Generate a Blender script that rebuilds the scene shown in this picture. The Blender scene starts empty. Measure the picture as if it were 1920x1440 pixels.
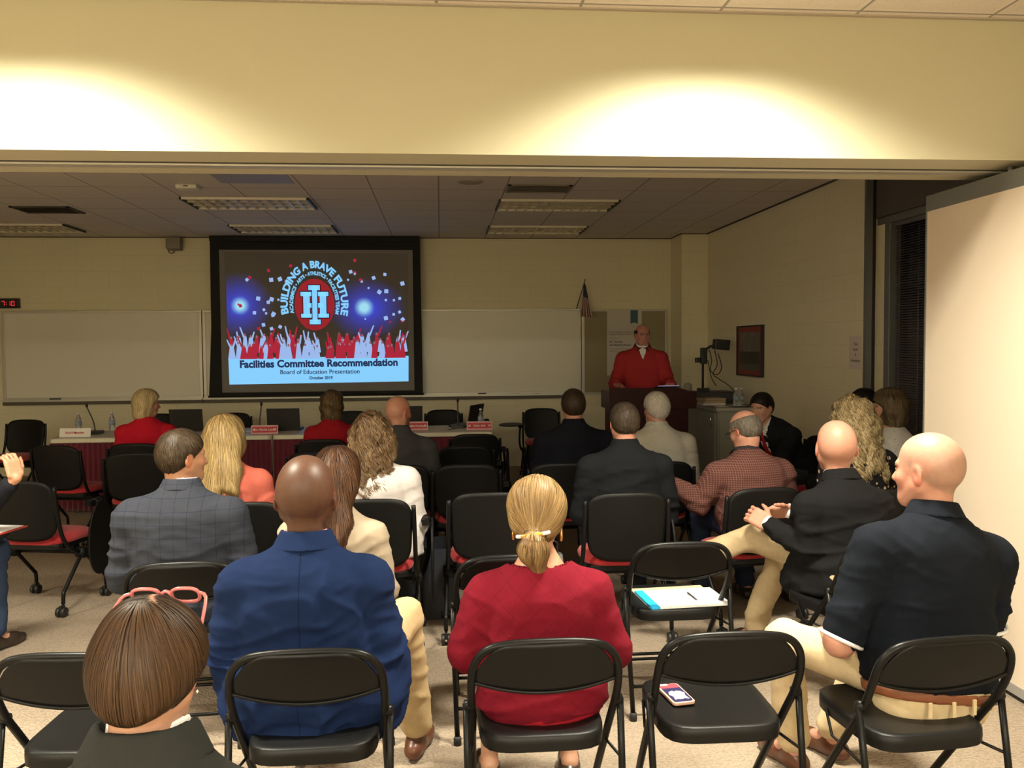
import bpy, math, random
import numpy as np
from mathutils import Matrix, Vector

# ------------------------------------------------------------------ camera, world, lights, exposure
C = bpy.context.scene.collection
S = bpy.context.scene
CAM_H, F_PX, YAW, PITCH, ROLL = 1.645, 1587.0, 0.084, 0.046, -0.008
_F = Vector((math.sin(YAW) * math.cos(PITCH), math.cos(YAW) * math.cos(PITCH), -math.sin(PITCH)))
_R = Vector((math.cos(YAW), -math.sin(YAW), 0)); _U = _R.cross(_F)
_R2 = _R * math.cos(ROLL) + _U * math.sin(ROLL); _U2 = -_R * math.sin(ROLL) + _U * math.cos(ROLL)
cam = bpy.data.objects.new('camera', bpy.data.cameras.new('camera')); C.objects.link(cam)
cam.data.sensor_width = 36; cam.data.lens = F_PX / 1920 * 36; cam.data.clip_start = 0.05
cam.matrix_world = Matrix(((_R2.x, _U2.x, -_F.x, 0), (_R2.y, _U2.y, -_F.y, 0), (_R2.z, _U2.z, -_F.z, CAM_H), (0, 0, 0, 1)))
S.camera = cam
w = bpy.data.worlds.new('night'); S.world = w; w.use_nodes = True
w.node_tree.nodes['Background'].inputs[0].default_value = (0.02, 0.022, 0.03, 1)
w.node_tree.nodes['Background'].inputs[1].default_value = 0.3
S.view_settings.view_transform = 'Standard'; S.view_settings.look = 'None'
S.view_settings.exposure = 0.0; S.view_settings.gamma = 1.0; S.view_settings.use_curve_mapping = False
ZC = 3.078          # ceiling height
HY0, HY1, HZ = 3.65, 4.11, 2.458   # header between the two halves of the room

def area(name, x, y, z, sx, sy, power, col, spread=180, rot=(0, 0, 0)):
    l = bpy.data.lights.new(name, 'AREA'); l.shape = 'RECTANGLE'; l.size = sx; l.size_y = sy
    l.energy = power; l.color = col; l.spread = math.radians(spread)
    o = bpy.data.objects.new(name, l); C.objects.link(o); o.location = (x, y, z); o.rotation_euler = rot
    return o
WARM = (1.0, 0.94, 0.75)
# recessed ceiling fixtures of the near half of the room (switched on); the far half is dark
for lx in (-4.5, -1.67, 1.16):
    for ly, pw, sp, sx, sy in ((2.98, 118, 133, .6, .4), (0.1, 30, 172, 1.16, .52), (-2.6, 240, 178, 1.16, .52)):
        area('ceiling_lamp', lx, ly, ZC - 0.012, sx, sy, pw, WARM, sp)
# ------------------------------------------------------------------ materials
MATS = {}
def P_(m): return m.node_tree.nodes['Principled BSDF']
def mat(name, col, rough=0.6, metal=0.0, spec=0.5, noise=0, nscale=8, bump=0, bscale=200, emit=None, estr=1.0,
        attr=None, sheen=0, coat=0, pattern=None, trans=0, alpha=1):
    if name in MATS: return MATS[name]
    m = bpy.data.materials.new(name); m.use_nodes = True; MATS[name] = m
    N, L = m.node_tree.nodes, m.node_tree.links; b = P_(m)
    b.inputs['Base Color'].default_value = (*col, 1); b.inputs['Roughness'].default_value = rough
    b.inputs['Metallic'].default_value = metal; b.inputs['Specular IOR Level'].default_value = spec
    b.inputs['Sheen Weight'].default_value = sheen; b.inputs['Coat Weight'].default_value = coat
    b.inputs['Transmission Weight'].default_value = trans; b.inputs['Alpha'].default_value = alpha
    if emit is not None:
        b.inputs['Emission Color'].default_value = (*emit, 1); b.inputs['Emission Strength'].default_value = estr
    tc = N.new('ShaderNodeTexCoord'); src = None
    if attr:
        a = N.new('ShaderNodeAttribute'); a.attribute_name = attr; src = a.outputs['Color']
    if pattern: src = pattern(N, L, tc, col)
    if noise:
        n = N.new('ShaderNodeTexNoise'); n.inputs['Scale'].default_value = nscale; n.inputs['Detail'].default_value = 6
        L.new(tc.outputs['Object'], n.inputs['Vector'])
        hv = N.new('ShaderNodeMapRange'); hv.inputs[1].default_value = 0.3; hv.inputs[2].default_value = 0.7
        hv.inputs[3].default_value = 1 - noise; hv.inputs[4].default_value = 1 + noise
        L.new(n.outputs['Fac'], hv.inputs[0])
        mx = N.new('ShaderNodeVectorMath'); mx.operation = 'SCALE'
        if src is None: mx.inputs[0].default_value = col
        else: L.new(src, mx.inputs[0])
        L.new(hv.outputs[0], mx.inputs['Scale']); src = mx.outputs[0]
    if src is not None: L.new(src, b.inputs['Base Color'])
    if bump:
        n = N.new('ShaderNodeTexNoise'); n.inputs['Scale'].default_value = bscale; n.inputs['Detail'].default_value = 4
        L.new(tc.outputs['Object'], n.inputs['Vector'])
        bp = N.new('ShaderNodeBump'); bp.inputs['Strength'].default_value = bump; bp.inputs['Distance'].default_value = 0.004
        L.new(n.outputs['Fac'], bp.inputs['Height']); L.new(bp.outputs[0], b.inputs['Normal'])
    return m

def mth(N, L, op, a, b=None, c=None):
    n = N.new('ShaderNodeMath'); n.operation = op
    for i, v in enumerate((a, b, c)):
        if v is None: continue
        if isinstance(v, (int, float)): n.inputs[i].default_value = v
        else: L.new(v, n.inputs[i])
    return n.outputs[0]
def lines(N, L, coord, period, width):      # 1 on thin lines every period metres
    t = mth(N, L, 'DIVIDE', coord, period); f = mth(N, L, 'FRACT', t)
    return mth(N, L, 'LESS_THAN', f, width)
def mixc(N, L, fac, c1, c2):
    n = N.new('ShaderNodeMix'); n.data_type = 'RGBA'
    if isinstance(fac, float): n.inputs[0].default_value = fac
    else: L.new(fac, n.inputs[0])
    for i, c in ((6, c1), (7, c2)):
        if isinstance(c, tuple): n.inputs[i].default_value = (*c, 1)
        else: L.new(c, n.inputs[i])
    return n.outputs[2]
def sep(N, L, tc, out='Object'):
    s = N.new('ShaderNodeSeparateXYZ'); L.new(tc.outputs[out], s.inputs[0]); return s.outputs

# ------------------------------------------------------------------ plain mesh building
class MB:
    def __init__(s): s.v = []; s.f = []; s.sm = []
    def add(s, vs, fs, smooth=False):
        o = len(s.v); s.v += [tuple(map(float, v)) for v in vs]
        s.f += [tuple(i + o for i in f) for f in fs]; s.sm += [smooth] * len(fs)
    def box(s, c, d, R=None, taper=1.0):
        hx, hy, hz = d[0] / 2, d[1] / 2, d[2] / 2
        vs = [(x * (taper if z > 0 else 1), y * (taper if z > 0 else 1), z) for x, y, z in
              [(-hx, -hy, -hz), (hx, -hy, -hz), (hx, hy, -hz), (-hx, hy, -hz), (-hx, -hy, hz), (hx, -hy, hz), (hx, hy, hz), (-hx, hy, hz)]]
        if R is not None: vs = [tuple(R @ Vector(v)) for v in vs]
        s.add([(v[0] + c[0], v[1] + c[1], v[2] + c[2]) for v in vs],
              [(0, 3, 2, 1), (4, 5, 6, 7), (0, 1, 5, 4), (1, 2, 6, 5), (2, 3, 7, 6), (3, 0, 4, 7)])
    def bb(s, x0, x1, y0, y1, z0, z1): s.box(((x0 + x1) / 2, (y0 + y1) / 2, (z0 + z1) / 2), (x1 - x0, y1 - y0, z1 - z0))
    def tube(s, pts, r, n=10, closed=False, smooth_path=0, caps=True):
        P = [Vector(p) for p in pts]
        if smooth_path:
            Q = []; m = len(P); rng = range(m) if closed else range(m - 1)
            for i in rng:
                p0 = P[(i - 1) % m] if (closed or i > 0) else P[0]; p1 = P[i]; p2 = P[(i + 1) % m]
                p3 = P[(i + 2) % m] if (closed or i + 2 < m) else P[-1]
                for k in range(smooth_path):
                    t = k / smooth_path
                    Q.append(0.5 * ((2 * p1) + (-p0 + p2) * t + (2 * p0 - 5 * p1 + 4 * p2 - p3) * t * t + (-p0 + 3 * p1 - 3 * p2 + p3) * t ** 3))
            if not closed: Q.append(P[-1])
            P = Q
        m = len(P); rr = r if isinstance(r, (list, tuple)) else None
        nrm = None; rings = []
        for i in range(m):
            a = P[(i - 1) % m] if (closed or i > 0) else P[i]; b = P[(i + 1) % m] if (closed or i < m - 1) else P[i]
            t = (b - a).normalized()
            if nrm is None:
                nrm = t.cross(Vector((0, 0, 1)) if abs(t.z) < 0.9 else Vector((1, 0, 0))).normalized()
            nrm = (nrm - t * nrm.dot(t)).normalized(); bn = t.cross(nrm)
            rad = r if rr is None else rr[0] + (rr[1] - rr[0]) * i / (m - 1)
            rings.append([P[i] + (nrm * math.cos(2 * math.pi * k / n) + bn * math.sin(2 * math.pi * k / n)) * rad for k in range(n)])
        vs = [v for g in rings for v in g]; fs = []
        for i in range(m if closed else m - 1):
            j = (i + 1) % m
            for k in range(n): fs.append((i * n + k, i * n + (k + 1) % n, j * n + (k + 1) % n, j * n + k))
        if not closed and caps: fs += [tuple(reversed(range(n))), tuple((m - 1) * n + k for k in range(n))]
        s.add(vs, fs, True)
    def lathe(s, prof, c=(0, 0, 0), n=20, axis='z', R=None):
        vs = []
        for r, z in prof:
            for k in range(n):
                a = 2 * math.pi * k / n; v = Vector((r * math.cos(a), r * math.sin(a), z))
                if axis == 'x': v = Vector((v.z, v.x, v.y))
                if axis == 'y': v = Vector((v.x, v.z, v.y))
                if R is not None: v = R @ v
                vs.append((v.x + c[0], v.y + c[1], v.z + c[2]))
        fs = []
        for i in range(len(prof) - 1):
            for k in range(n): fs.append((i * n + k, i * n + (k + 1) % n, (i + 1) * n + (k + 1) % n, (i + 1) * n + k))
        fs += [tuple(reversed(range(n))), tuple((len(prof) - 1) * n + k for k in range(n))]
        s.add(vs, fs, True)
    def poly(s, pts, z0, z1, plane='xy', fn=None):     # prism of an outline
        n = len(pts)
        def mk(p, z):
            v = (p[0], p[1], z) if plane == 'xy' else (p[0], z, p[1]) if plane == 'xz' else (z, p[0], p[1])
            return fn(v) if fn else v
        s.add([mk(p, z0) for p in pts] + [mk(p, z1) for p in pts],
              [tuple(reversed(range(n))), tuple(range(n, 2 * n))] + [(i, (i + 1) % n, n + (i + 1) % n, n + i) for i in range(n)])
    def sheet(s, fn, nu, nv, th=None, smooth=True):    # fn(u,v)->point, thickened along the normal
        G = [[Vector(fn(i / nu, j / nv)) for j in range(nv + 1)] for i in range(nu + 1)]
        W_ = nv + 1
        def idx(i, j): return i * W_ + j
        vs = [G[i][j] for i in range(nu + 1) for j in range(nv + 1)]
        fs = [(idx(i, j), idx(i + 1, j), idx(i + 1, j + 1), idx(i, j + 1)) for i in range(nu) for j in range(nv)]
        if th:
            no = []
            for i in range(nu + 1):
                for j in range(nv + 1):
                    a = G[min(i + 1, nu)][j] - G[max(i - 1, 0)][j]; b = G[i][min(j + 1, nv)] - G[i][max(j - 1, 0)]
                    c = a.cross(b); no.append(c.normalized() if c.length > 1e-9 else Vector((0, 1, 0)))
            k = len(vs); vs2 = [v - n_ * th for v, n_ in zip(vs, no)]
            f2 = [tuple(reversed([q + k for q in f])) for f in fs]
            rim = [idx(i, 0) for i in range(nu)] + [idx(nu, j) for j in range(nv)] + [idx(i, nv) for i in range(nu, 0, -1)] + [idx(0, j) for j in range(nv, 0, -1)]
            f3 = [(rim[(q + 1) % len(rim)], rim[q], rim[q] + k, rim[(q + 1) % len(rim)] + k) for q in range(len(rim))]
            s.add(vs + vs2, fs + f2 + f3, smooth)
        else: s.add(vs, fs, smooth)
    def build(s, name, m, parent=None, bevel=0, loc=None, rot=None, segs=2):
        me = bpy.data.meshes.new(name); me.from_pydata(s.v, [], s.f); me.update()
        me.polygons.foreach_set('use_smooth', s.sm)
        me.materials.append(m)
        o = bpy.data.objects.new(name, me); C.objects.link(o)
        if parent is not None: o.parent = parent
        if loc is not None: o.location = loc
        if rot is not None: o.rotation_euler = rot
        if bevel:
            b = o.modifiers.new('bevel', 'BEVEL'); b.width = bevel; b.segments = segs; b.limit_method = 'ANGLE'; b.angle_limit = math.radians(40)
        return o
def rrect(w_, h_, r, n=5, cx=0, cy=0):
    out = []
    for sx, sy, a0 in ((1, 1, 0), (-1, 1, 90), (-1, -1, 180), (1, -1, 270)):
        for k in range(n + 1):
            a = math.radians(a0 + 90 * k / n)
            out.append((cx + sx * (w_ / 2 - r) + r * math.cos(a), cy + sy * (h_ / 2 - r) + r * math.sin(a)))
    return out
def thing(name, label, cat, loc=(0, 0, 0), rz=0, group=None):
    o = bpy.data.objects.new(name, None); C.objects.link(o); o.empty_display_size = 0.1
    o.location = loc; o.rotation_euler = (0, 0, math.radians(rz)); o['label'] = label; o['category'] = cat
    if group: o['group'] = group
    return o
def tag(o, label, cat, group=None):
    o['label'] = label; o['category'] = cat
    if group: o['group'] = group
    return o
def struct(name, mb, m, bevel=0, label=None):
    o = mb.build(name, m, bevel=bevel); o['kind'] = 'structure'
    if label: o['label'] = label
    return o
def dup(root, loc, rz, label, group=None):
    r = root.copy(); C.objects.link(r); r.location = loc; r.rotation_euler = (0, 0, math.radians(rz)); r['label'] = label
    if group: r['group'] = group
    for ch in list(root.children):
        c = ch.copy(); C.objects.link(c); c.parent = r
        for g in list(ch.children):
            d = g.copy(); C.objects.link(d); d.parent = c
    return r
def text_mesh(txt, size, bold=0.0, align='CENTER', spacing=1.0):
    cu = bpy.data.curves.new('t', 'FONT'); cu.body = txt; cu.size = size; cu.offset = bold; cu.align_x = align
    cu.space_character = spacing; cu.resolution_u = 3
    ob = bpy.data.objects.new('t', cu); C.objects.link(ob)
    dg = bpy.context.evaluated_depsgraph_get(); me = bpy.data.meshes.new_from_object(ob.evaluated_get(dg))
    vs = [tuple(v.co) for v in me.vertices]; fs = [tuple(p.vertices) for p in me.polygons]
    bpy.data.objects.remove(ob); bpy.data.curves.remove(cu); bpy.data.meshes.remove(me)
    return vs, fs
def text_obj(name, txt, size, m, parent, fn, bold=0.0, align='CENTER', spacing=1.0, sx=1.0):
    vs, fs = text_mesh(txt, size, bold, align, spacing); mb = MB()
    mb.add([fn(v[0] * sx, v[1]) for v in vs], fs); return mb.build(name, m, parent)
# ------------------------------------------------------------------ the room
def block_pat(ax, bw=0.406, bh=0.203, dark=0.88):
    def f(N, L, tc, col):
        s = sep(N, L, tc); cb = N.new('ShaderNodeCombineXYZ'); L.new(s[ax], cb.inputs[0]); L.new(s[2], cb.inputs[1])
        br = N.new('ShaderNodeTexBrick'); L.new(cb.outputs[0], br.inputs['Vector'])
        br.inputs['Scale'].default_value = 1.0; br.inputs['Mortar Size'].default_value = 0.004; br.inputs['Mortar Smooth'].default_value = 0.6
        br.inputs['Brick Width'].default_value = bw; br.inputs['Row Height'].default_value = bh
        br.inputs['Color1'].default_value = (*col, 1); br.inputs['Color2'].default_value = (*[c * 0.985 for c in col], 1)
        br.inputs['Mortar'].default_value = (*[c * dark for c in col], 1)
        return br.outputs['Color']
    return f
CREAM = (0.80, 0.73, 0.52)
m_wx = mat('painted_block_x', CREAM, 0.62, bump=0.25, bscale=60, pattern=block_pat(0))
m_wy = mat('painted_block_y', (0.82, 0.75, 0.55), 0.55, bump=0.25, bscale=60, pattern=block_pat(1))
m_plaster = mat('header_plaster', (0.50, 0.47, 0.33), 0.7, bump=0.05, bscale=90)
m_near = mat('near_wall_paint', (0.80, 0.74, 0.57), 0.7, bump=0.05, bscale=90)
def tile_pat(N, L, tc, col):
    s = sep(N, L, tc)
    x = mth(N, L, 'FRACT', mth(N, L, 'DIVIDE', mth(N, L, 'ADD', s[0], 0.027 + 0.6096 * 40), 0.6096))
    y = mth(N, L, 'FRACT', mth(N, L, 'DIVIDE', mth(N, L, 'ADD', s[1], 0.09 + 0.6096 * 40), 0.6096))
    g = mth(N, L, 'MAXIMUM', mth(N, L, 'LESS_THAN', x, 0.035), mth(N, L, 'LESS_THAN', y, 0.035))
    e = mth(N, L, 'MAXIMUM', mth(N, L, 'COMPARE', x, 0.045, 0.011), mth(N, L, 'COMPARE', y, 0.045, 0.011))
    n = N.new('ShaderNodeTexNoise'); n.inputs['Scale'].default_value = 120; L.new(tc.outputs['Object'], n.inputs['Vector'])
    base = mixc(N, L, mth(N, L, 'GREATER_THAN', n.outputs['Fac'], 0.62), col, tuple(c * 0.85 for c in col))
    c1 = mixc(N, L, g, base, tuple(c * 1.04 for c in col))
    return mixc(N, L, e, c1, tuple(c * 0.45 for c in col))
m_ceil = mat('acoustic_tile', (0.74, 0.67, 0.61), 0.9, pattern=tile_pat)
def carpet_pat(N, L, tc, col):
    v = N.new('ShaderNodeTexVoronoi'); v.inputs['Scale'].default_value = 85
    mp = N.new('ShaderNodeMapping'); mp.inputs['Scale'].default_value = (1, 1.9, 1); mp.inputs['Rotation'].default_value = (0, 0, 0.12)
    L.new(tc.outputs['Object'], mp.inputs[0]); L.new(mp.outputs[0], v.inputs['Vector'])
    n = N.new('ShaderNodeTexNoise'); n.inputs['Scale'].default_value = 30; L.new(tc.outputs['Object'], n.inputs['Vector'])
    a = mixc(N, L, v.outputs['Distance'], tuple(c * 1.15 for c in col), tuple(c * 0.6 for c in col))
    return mixc(N, L, mth(N, L, 'MULTIPLY', n.outputs['Fac'], 0.4), a, tuple(c * 0.75 for c in col))
m_carpet = mat('loop_carpet', (0.385, 0.305, 0.23), 0.95, spec=0.1, pattern=carpet_pat)
def add_vor_bump(m, scale, stg, dist, yscale=1.9):
    N, L = m.node_tree.nodes, m.node_tree.links
    tc = N.new('ShaderNodeTexCoord'); v = N.new('ShaderNodeTexVoronoi'); v.inputs['Scale'].default_value = scale
    mp = N.new('ShaderNodeMapping'); mp.inputs['Scale'].default_value = (1, yscale, 1); mp.inputs['Rotation'].default_value = (0, 0, 0.12)
    L.new(tc.outputs['Object'], mp.inputs[0]); L.new(mp.outputs[0], v.inputs['Vector'])
    bp = N.new('ShaderNodeBump'); bp.invert = True; bp.inputs['Strength'].default_value = stg; bp.inputs['Distance'].default_value = dist
    L.new(v.outputs['Distance'], bp.inputs['Height']); L.new(bp.outputs[0], P_(m).inputs['Normal'])
add_vor_bump(m_carpet, 85, 0.9, 0.006)
m_alu = mat('anodised_frame', (0.55, 0.53, 0.48), 0.45, 0.6)
m_beige = mat('painted_trim', (0.62, 0.54, 0.38), 0.5)
m_black = mat('black_plastic', (0.012, 0.012, 0.012), 0.45)
m_dkbr = mat('dark_track_gap', (0.05, 0.042, 0.035), 0.7)
m_grey = mat('grey_metal', (0.20, 0.20, 0.20), 0.4, 0.5)

b = MB(); b.bb(-6.6, 4.3, -4, 11.6, -0.1, 0); struct('floor', b, m_carpet)
b = MB(); b.bb(-6.6, 4.3, -4, HY0, ZC, ZC + 0.1); b.bb(-6.6, 4.3, HY1, 11.6, ZC, ZC + 0.1); struct('ceiling', b, m_ceil)
b = MB(); b.bb(-6.6, 4.3, 11.4, 11.6, 0, ZC); struct('wall_back', b, m_wx)
b = MB(); b.bb(-6.6, -6.45, -4, 11.4, 0, ZC); struct('wall_left', b, m_wy)
b = MB(); b.bb(3.50, 3.9, 6.75, 11.4, 0, ZC); struct('wall_right', b, m_wy)
b = MB(); b.bb(3.15, 3.50, 10.88, 11.4, 0, ZC); struct('pillar_corner', b, m_wx)
b = MB(); b.bb(-6.45, 4.3, -4, -3.9, 0, ZC); struct('wall_behind_camera', b, m_near)
b = MB(); b.bb(4.2, 4.3, -3.9, 6.75, 0, ZC); struct('wall_right_near', b, m_near)
# header with the operable wall's track in its underside
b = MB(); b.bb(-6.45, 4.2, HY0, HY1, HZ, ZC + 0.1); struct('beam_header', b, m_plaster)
b = MB(); b.bb(-6.45, 4.2, 3.855, 3.87, HZ - 0.004, HZ + 0.01); b.bb(-6.45, 4.2, 3.90, 3.905, HZ - 0.004, HZ + 0.01); struct('trim_1', b, m_dkbr)
b = MB(); b.bb(-6.45, 4.2, 3.87, 3.90, HZ - 0.012, HZ + 0.01); b.bb(-6.45, 4.2, 3.905, 3.93, HZ - 0.012, HZ + 0.01); struct('trim_2', b, m_alu, label='metal track for the folding wall')
# ceiling edge angle at header and right wall
m_angle = mat('wall_angle', (0.42, 0.37, 0.30), 0.6)
b = MB(); b.bb(-6.45, 4.2, HY0 - 0.022, HY0, ZC - 0.006, ZC + 0.002); struct('trim_3', b, m_angle)
b = MB(); b.bb(3.47, 3.50, HY1, 10.88, ZC - 0.008, ZC + 0.002); b.bb(-6.45, 3.15, 11.375, 11.4, ZC - 0.008, ZC + 0.002)
b.bb(3.13, 3.5, 10.855, 10.88, ZC - 0.008, ZC + 0.002); b.bb(3.125, 3.15, 10.855, 11.4, ZC - 0.008, ZC + 0.002); struct('trim_4', b, m_dkbr)
# end of the right wall, window bay beyond it
b = MB(); b.bb(3.495, 3.55, 6.725, 6.76, 0, ZC); struct('trim_5', b, m_grey, label='grey metal end channel of the block wall')
b = MB(); b.bb(3.55, 3.575, 6.72, 6.76, 0, ZC); struct('trim_6', b, m_black)
b = MB(); b.bb(3.6, 3.9, 6.63, 6.75, 0, 2.60); struct('wall_right_pier', b, m_wy)
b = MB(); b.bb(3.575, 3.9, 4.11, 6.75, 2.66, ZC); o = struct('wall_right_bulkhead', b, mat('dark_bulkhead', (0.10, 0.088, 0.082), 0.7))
win = MB(); win.bb(3.60, 3.68, 6.55, 6.63, 0.75, 2.60); win.bb(3.60, 3.68, 4.11, 6.75, 2.60, 2.66)
win.bb(3.60, 3.68, 4.15, 6.63, 0.68, 0.75); wo = struct('window_1', win, m_grey, bevel=0.004)
b = MB(); b.bb(3.72, 3.725, 4.15, 6.6, 0.75, 2.6); b.build('pane', mat('night_glass', (0.01, 0.01, 0.013), 0.08, spec=0.6), wo)
b = MB(); b.bb(3.60, 3.9, 4.11, 6.63, 0, 0.68); struct('wall_right_sill', b, m_wy)
b = MB()
for i in range(92): 
    z = 0.77 + i * 0.02
    b.add([(3.645, 4.17, z - .006), (3.645, 6.54, z - .006), (3.668, 6.54, z + .008), (3.668, 4.17, z + .008)], [(0, 1, 2, 3)])
bl = thing('window_blind', 'dark grey slatted window blind closed behind the seated woman in lace', 'blind', (0, 0, 0))
b.build('slats', mat('blind_slats', (0.20, 0.185, 0.20), 0.35, 0.2), bl)
b = MB()
for y in (4.8, 5.5, 6.2): b.tube([(3.64, y, 0.77), (3.64, y, 2.58)], 0.0015, 5)
b.build('cord', mat('blind_cord', (0.3, 0.3, 0.3), 0.7), bl)
b = MB(); b.bb(3.632, 3.672, 4.17, 6.54, 2.57, 2.60); b.build('head_rail', m_grey, bl)

b = MB(); b.bb(3.6, 4.2, 3.9, 4.13, 0, HZ); struct('wall_right_return', b, m_near)
# folded operable wall panels standing at the right
m_panel = mat('panel_vinyl', (0.70, 0.59, 0.47), 0.75, noise=0.015, nscale=150, bump=0.1, bscale=400)
m_ptrim = mat('panel_trim', (0.30, 0.31, 0.29), 0.35, 0.6)
for i in range(4):
    x0 = 2.61 + i * 0.12
    t = thing('folding_wall_panel', ['cream folding wall panel facing the seats at the right edge', 'folded wall panel stacked second behind the cream face', 'folded wall panel stacked third behind the cream face', 'folded wall panel stacked last against the right wall'][i],
              'wall panel', (x0, 3.16, 0), 0, 'stacked folding wall panels')
    b = MB(); b.bb(0, 0.1, 0.012, 1.208, 0.07, 2.34); b.build('panel_face', m_panel, t)
    b = MB(); b.bb(-0.004, 0.104, 0, 1.22, 2.34, 2.425); b.build('top_rail', m_ptrim, t, bevel=0.003)
    b = MB(); b.bb(-0.004, 0.104, 0, 0.012, 0.07, 2.34); b.bb(-0.004, 0.104, 1.208, 1.22, 0.07, 2.34); b.build('edge_trim', m_ptrim, t)
    b = MB(); b.bb(-0.005, 0.105, 0, 1.22, 0.025, 0.07); b.build('bottom_rail', mat('panel_base', (0.42, 0.41, 0.40), 0.4, 0.4), t)
    b = MB(); b.bb(0.01, 0.09, 0.01, 1.21, 0, 0.03); b.build('floor_seal', m_black, t)
    b = MB(); b.tube([(0.05, 0.62, 2.42), (0.05, 0.62, 2.458)], 0.012, 8); b.build('hanger', m_ptrim, t)

# ------------------------------------------------------------------ far ceiling fittings
m_louv = mat('parabolic_louver', (0.75, 0.68, 0.52), 0.35, 0.35)
m_hous = mat('fixture_housing', (0.80, 0.75, 0.62), 0.5)
FIX = [(-2.459, 8.35, 'unlit louvered ceiling light left of centre nearer the header'), (-2.459, 10.19, 'unlit louvered ceiling light over the projection screen'),
       (0.59, 8.35, 'unlit louvered ceiling light beside the square air vent'), (0.59, 10.19, 'unlit louvered ceiling light right of the projection screen'),
       (-5.5, 10.19, 'unlit louvered ceiling light above the left whiteboard')]
for x, y, lab in FIX:
    t = thing('ceiling_light', lab, 'ceiling light', (x, y, ZC), 0, 'unlit louvered ceiling lights')
    W_, D_ = 1.2, 0.6; b = MB()
    b.bb(0.01, W_, 0.01, D_, -0.004, -0.001); b.build('housing', m_hous, t)
    b = MB()
    b.bb(0, 0.02, 0, D_ + 0.01, -0.024, -0.002); b.bb(W_ - 0.01, W_ + 0.01, 0, D_ + 0.01, -0.024, -0.002)
    b.build('end_cap', m_black, t)
    b = MB(); b.bb(0.02, W_ - .01, 0, 0.012, -0.024, -0.002); b.bb(0.02, W_ - .01, D_ - 0.002, D_ + .01, -0.024, -0.002); b.build('frame', m_hous, t)
    b = MB()
    for k in range(1, 12):
        xx = 0.02 + k * (W_ - 0.03) / 12
        b.add([(xx - .012, .012, -.022), (xx + .012, .012, -.022), (xx, .012, -.005), (xx - .012, D_, -.022), (xx + .012, D_, -.022), (xx, D_, -.005)],
              [(0, 1, 4, 3), (1, 2, 5, 4), (2, 0, 3, 5)])
    for k in (1, 2):
        yy = k * D_ / 3
        b.add([(.02, yy - .012, -.0215), (.02, yy + .012, -.0215), (.02, yy, -.005), (W_ - .01, yy - .012, -.0215), (W_ - .01, yy + .012, -.0215), (W_ - .01, yy, -.005)],
              [(0, 3, 4, 1), (1, 4, 5, 2), (2, 5, 3, 0)])
    b.build('louver', m_louv, t)
def vent(x, y, w_, d_, lab, m=m_grey):
    t = thing('ceiling_vent', lab, 'vent', (x, y, ZC))
    b = MB(); b.bb(0, w_, 0, .03, -.012, 0); b.bb(0, w_, d_ - .03, d_, -.012, 0); b.bb(0, .03, 0, d_, -.012, 0); b.bb(w_ - .03, w_, 0, d_, -.012, 0); b.build('frame', m, t)
    b = MB(); b.bb(.03, w_ - .03, .03, d_ - .03, -.003, -.001); b.build('backing', m_black, t)
    b = MB()
    for k in range(7):
        yy = .05 + k * (d_ - .09) / 7; b.box((w_ / 2, yy, -.008), (w_ - .06, .03, .002), Matrix.Rotation(.6, 3, 'X'))
    b.build('slat', m, t)
m_vg = mat('vent_paint', (0.22, 0.19, 0.16), 0.6)
vent(0.62, 7.60, 0.58, 0.36, 'square slatted air vent in ceiling beside round speaker', m_vg)
vent(-4.3, 8.95, 0.58, 0.42, 'dark air vent in ceiling at far left', mat('dark_vent', (0.06, 0.05, 0.04), 0.6))
b = MB(); b.bb(-1.88, -1.26, 7.15, 7.62, ZC - .006, ZC); tag(b.build('ceiling_return_grille', mat('return_grille', (0.36, 0.35, 0.40), 0.5)), 'flat grey return air grille in ceiling near the header', 'grille')  # bluish tint in the grey paints in reflected projector light
b = MB(); b.lathe([(0.0, -.008), (0.10, -.008), (0.115, 0)], (0.28, 7.5, ZC), 28); tag(b.build('ceiling_speaker', mat('speaker_grille', (0.42, 0.37, 0.31), 0.7)), 'round flush speaker grille in the far ceiling', 'speaker')
t = thing('wireless_access_point', 'small white wireless box mounted on far ceiling', 'access point', (-2.21, 7.78, ZC))
b = MB(); b.bb(-.09, .09, -.07, .07, -.035, 0); b.build('case', mat('white_plastic', (0.75, 0.72, 0.65), 0.4), t, bevel=.008)
b = MB(); b.bb(-.02, .02, -.073, -.069, -.02, -.012); b.build('status_window', m_black, t)
# wall speaker and cable left of the screen
t = thing('wall_speaker', 'small grey wall speaker mounted left of projection screen', 'speaker', (-3.4, 11.38, 2.98))
b = MB(); b.box((0.0, -.08, 0), (.18, .13, .15), Matrix.Rotation(-.15, 3, 'X')); b.build('case', mat('speaker_case', (0.28, 0.25, 0.20), 0.5), t, bevel=.01)
b = MB(); b.bb(-.02, .02, -.03, .02, -.02, .02); b.build('bracket', m_black, t)
b = MB(); b.tube([(-.11, -.02, .09), (-.11, -.03, 0), (-.08, -.04, -.10), (-.03, -.04, -.11), (0, -.05, -.07)], .006, 6, smooth_path=5); b.build('cable', m_black, t)

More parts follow.
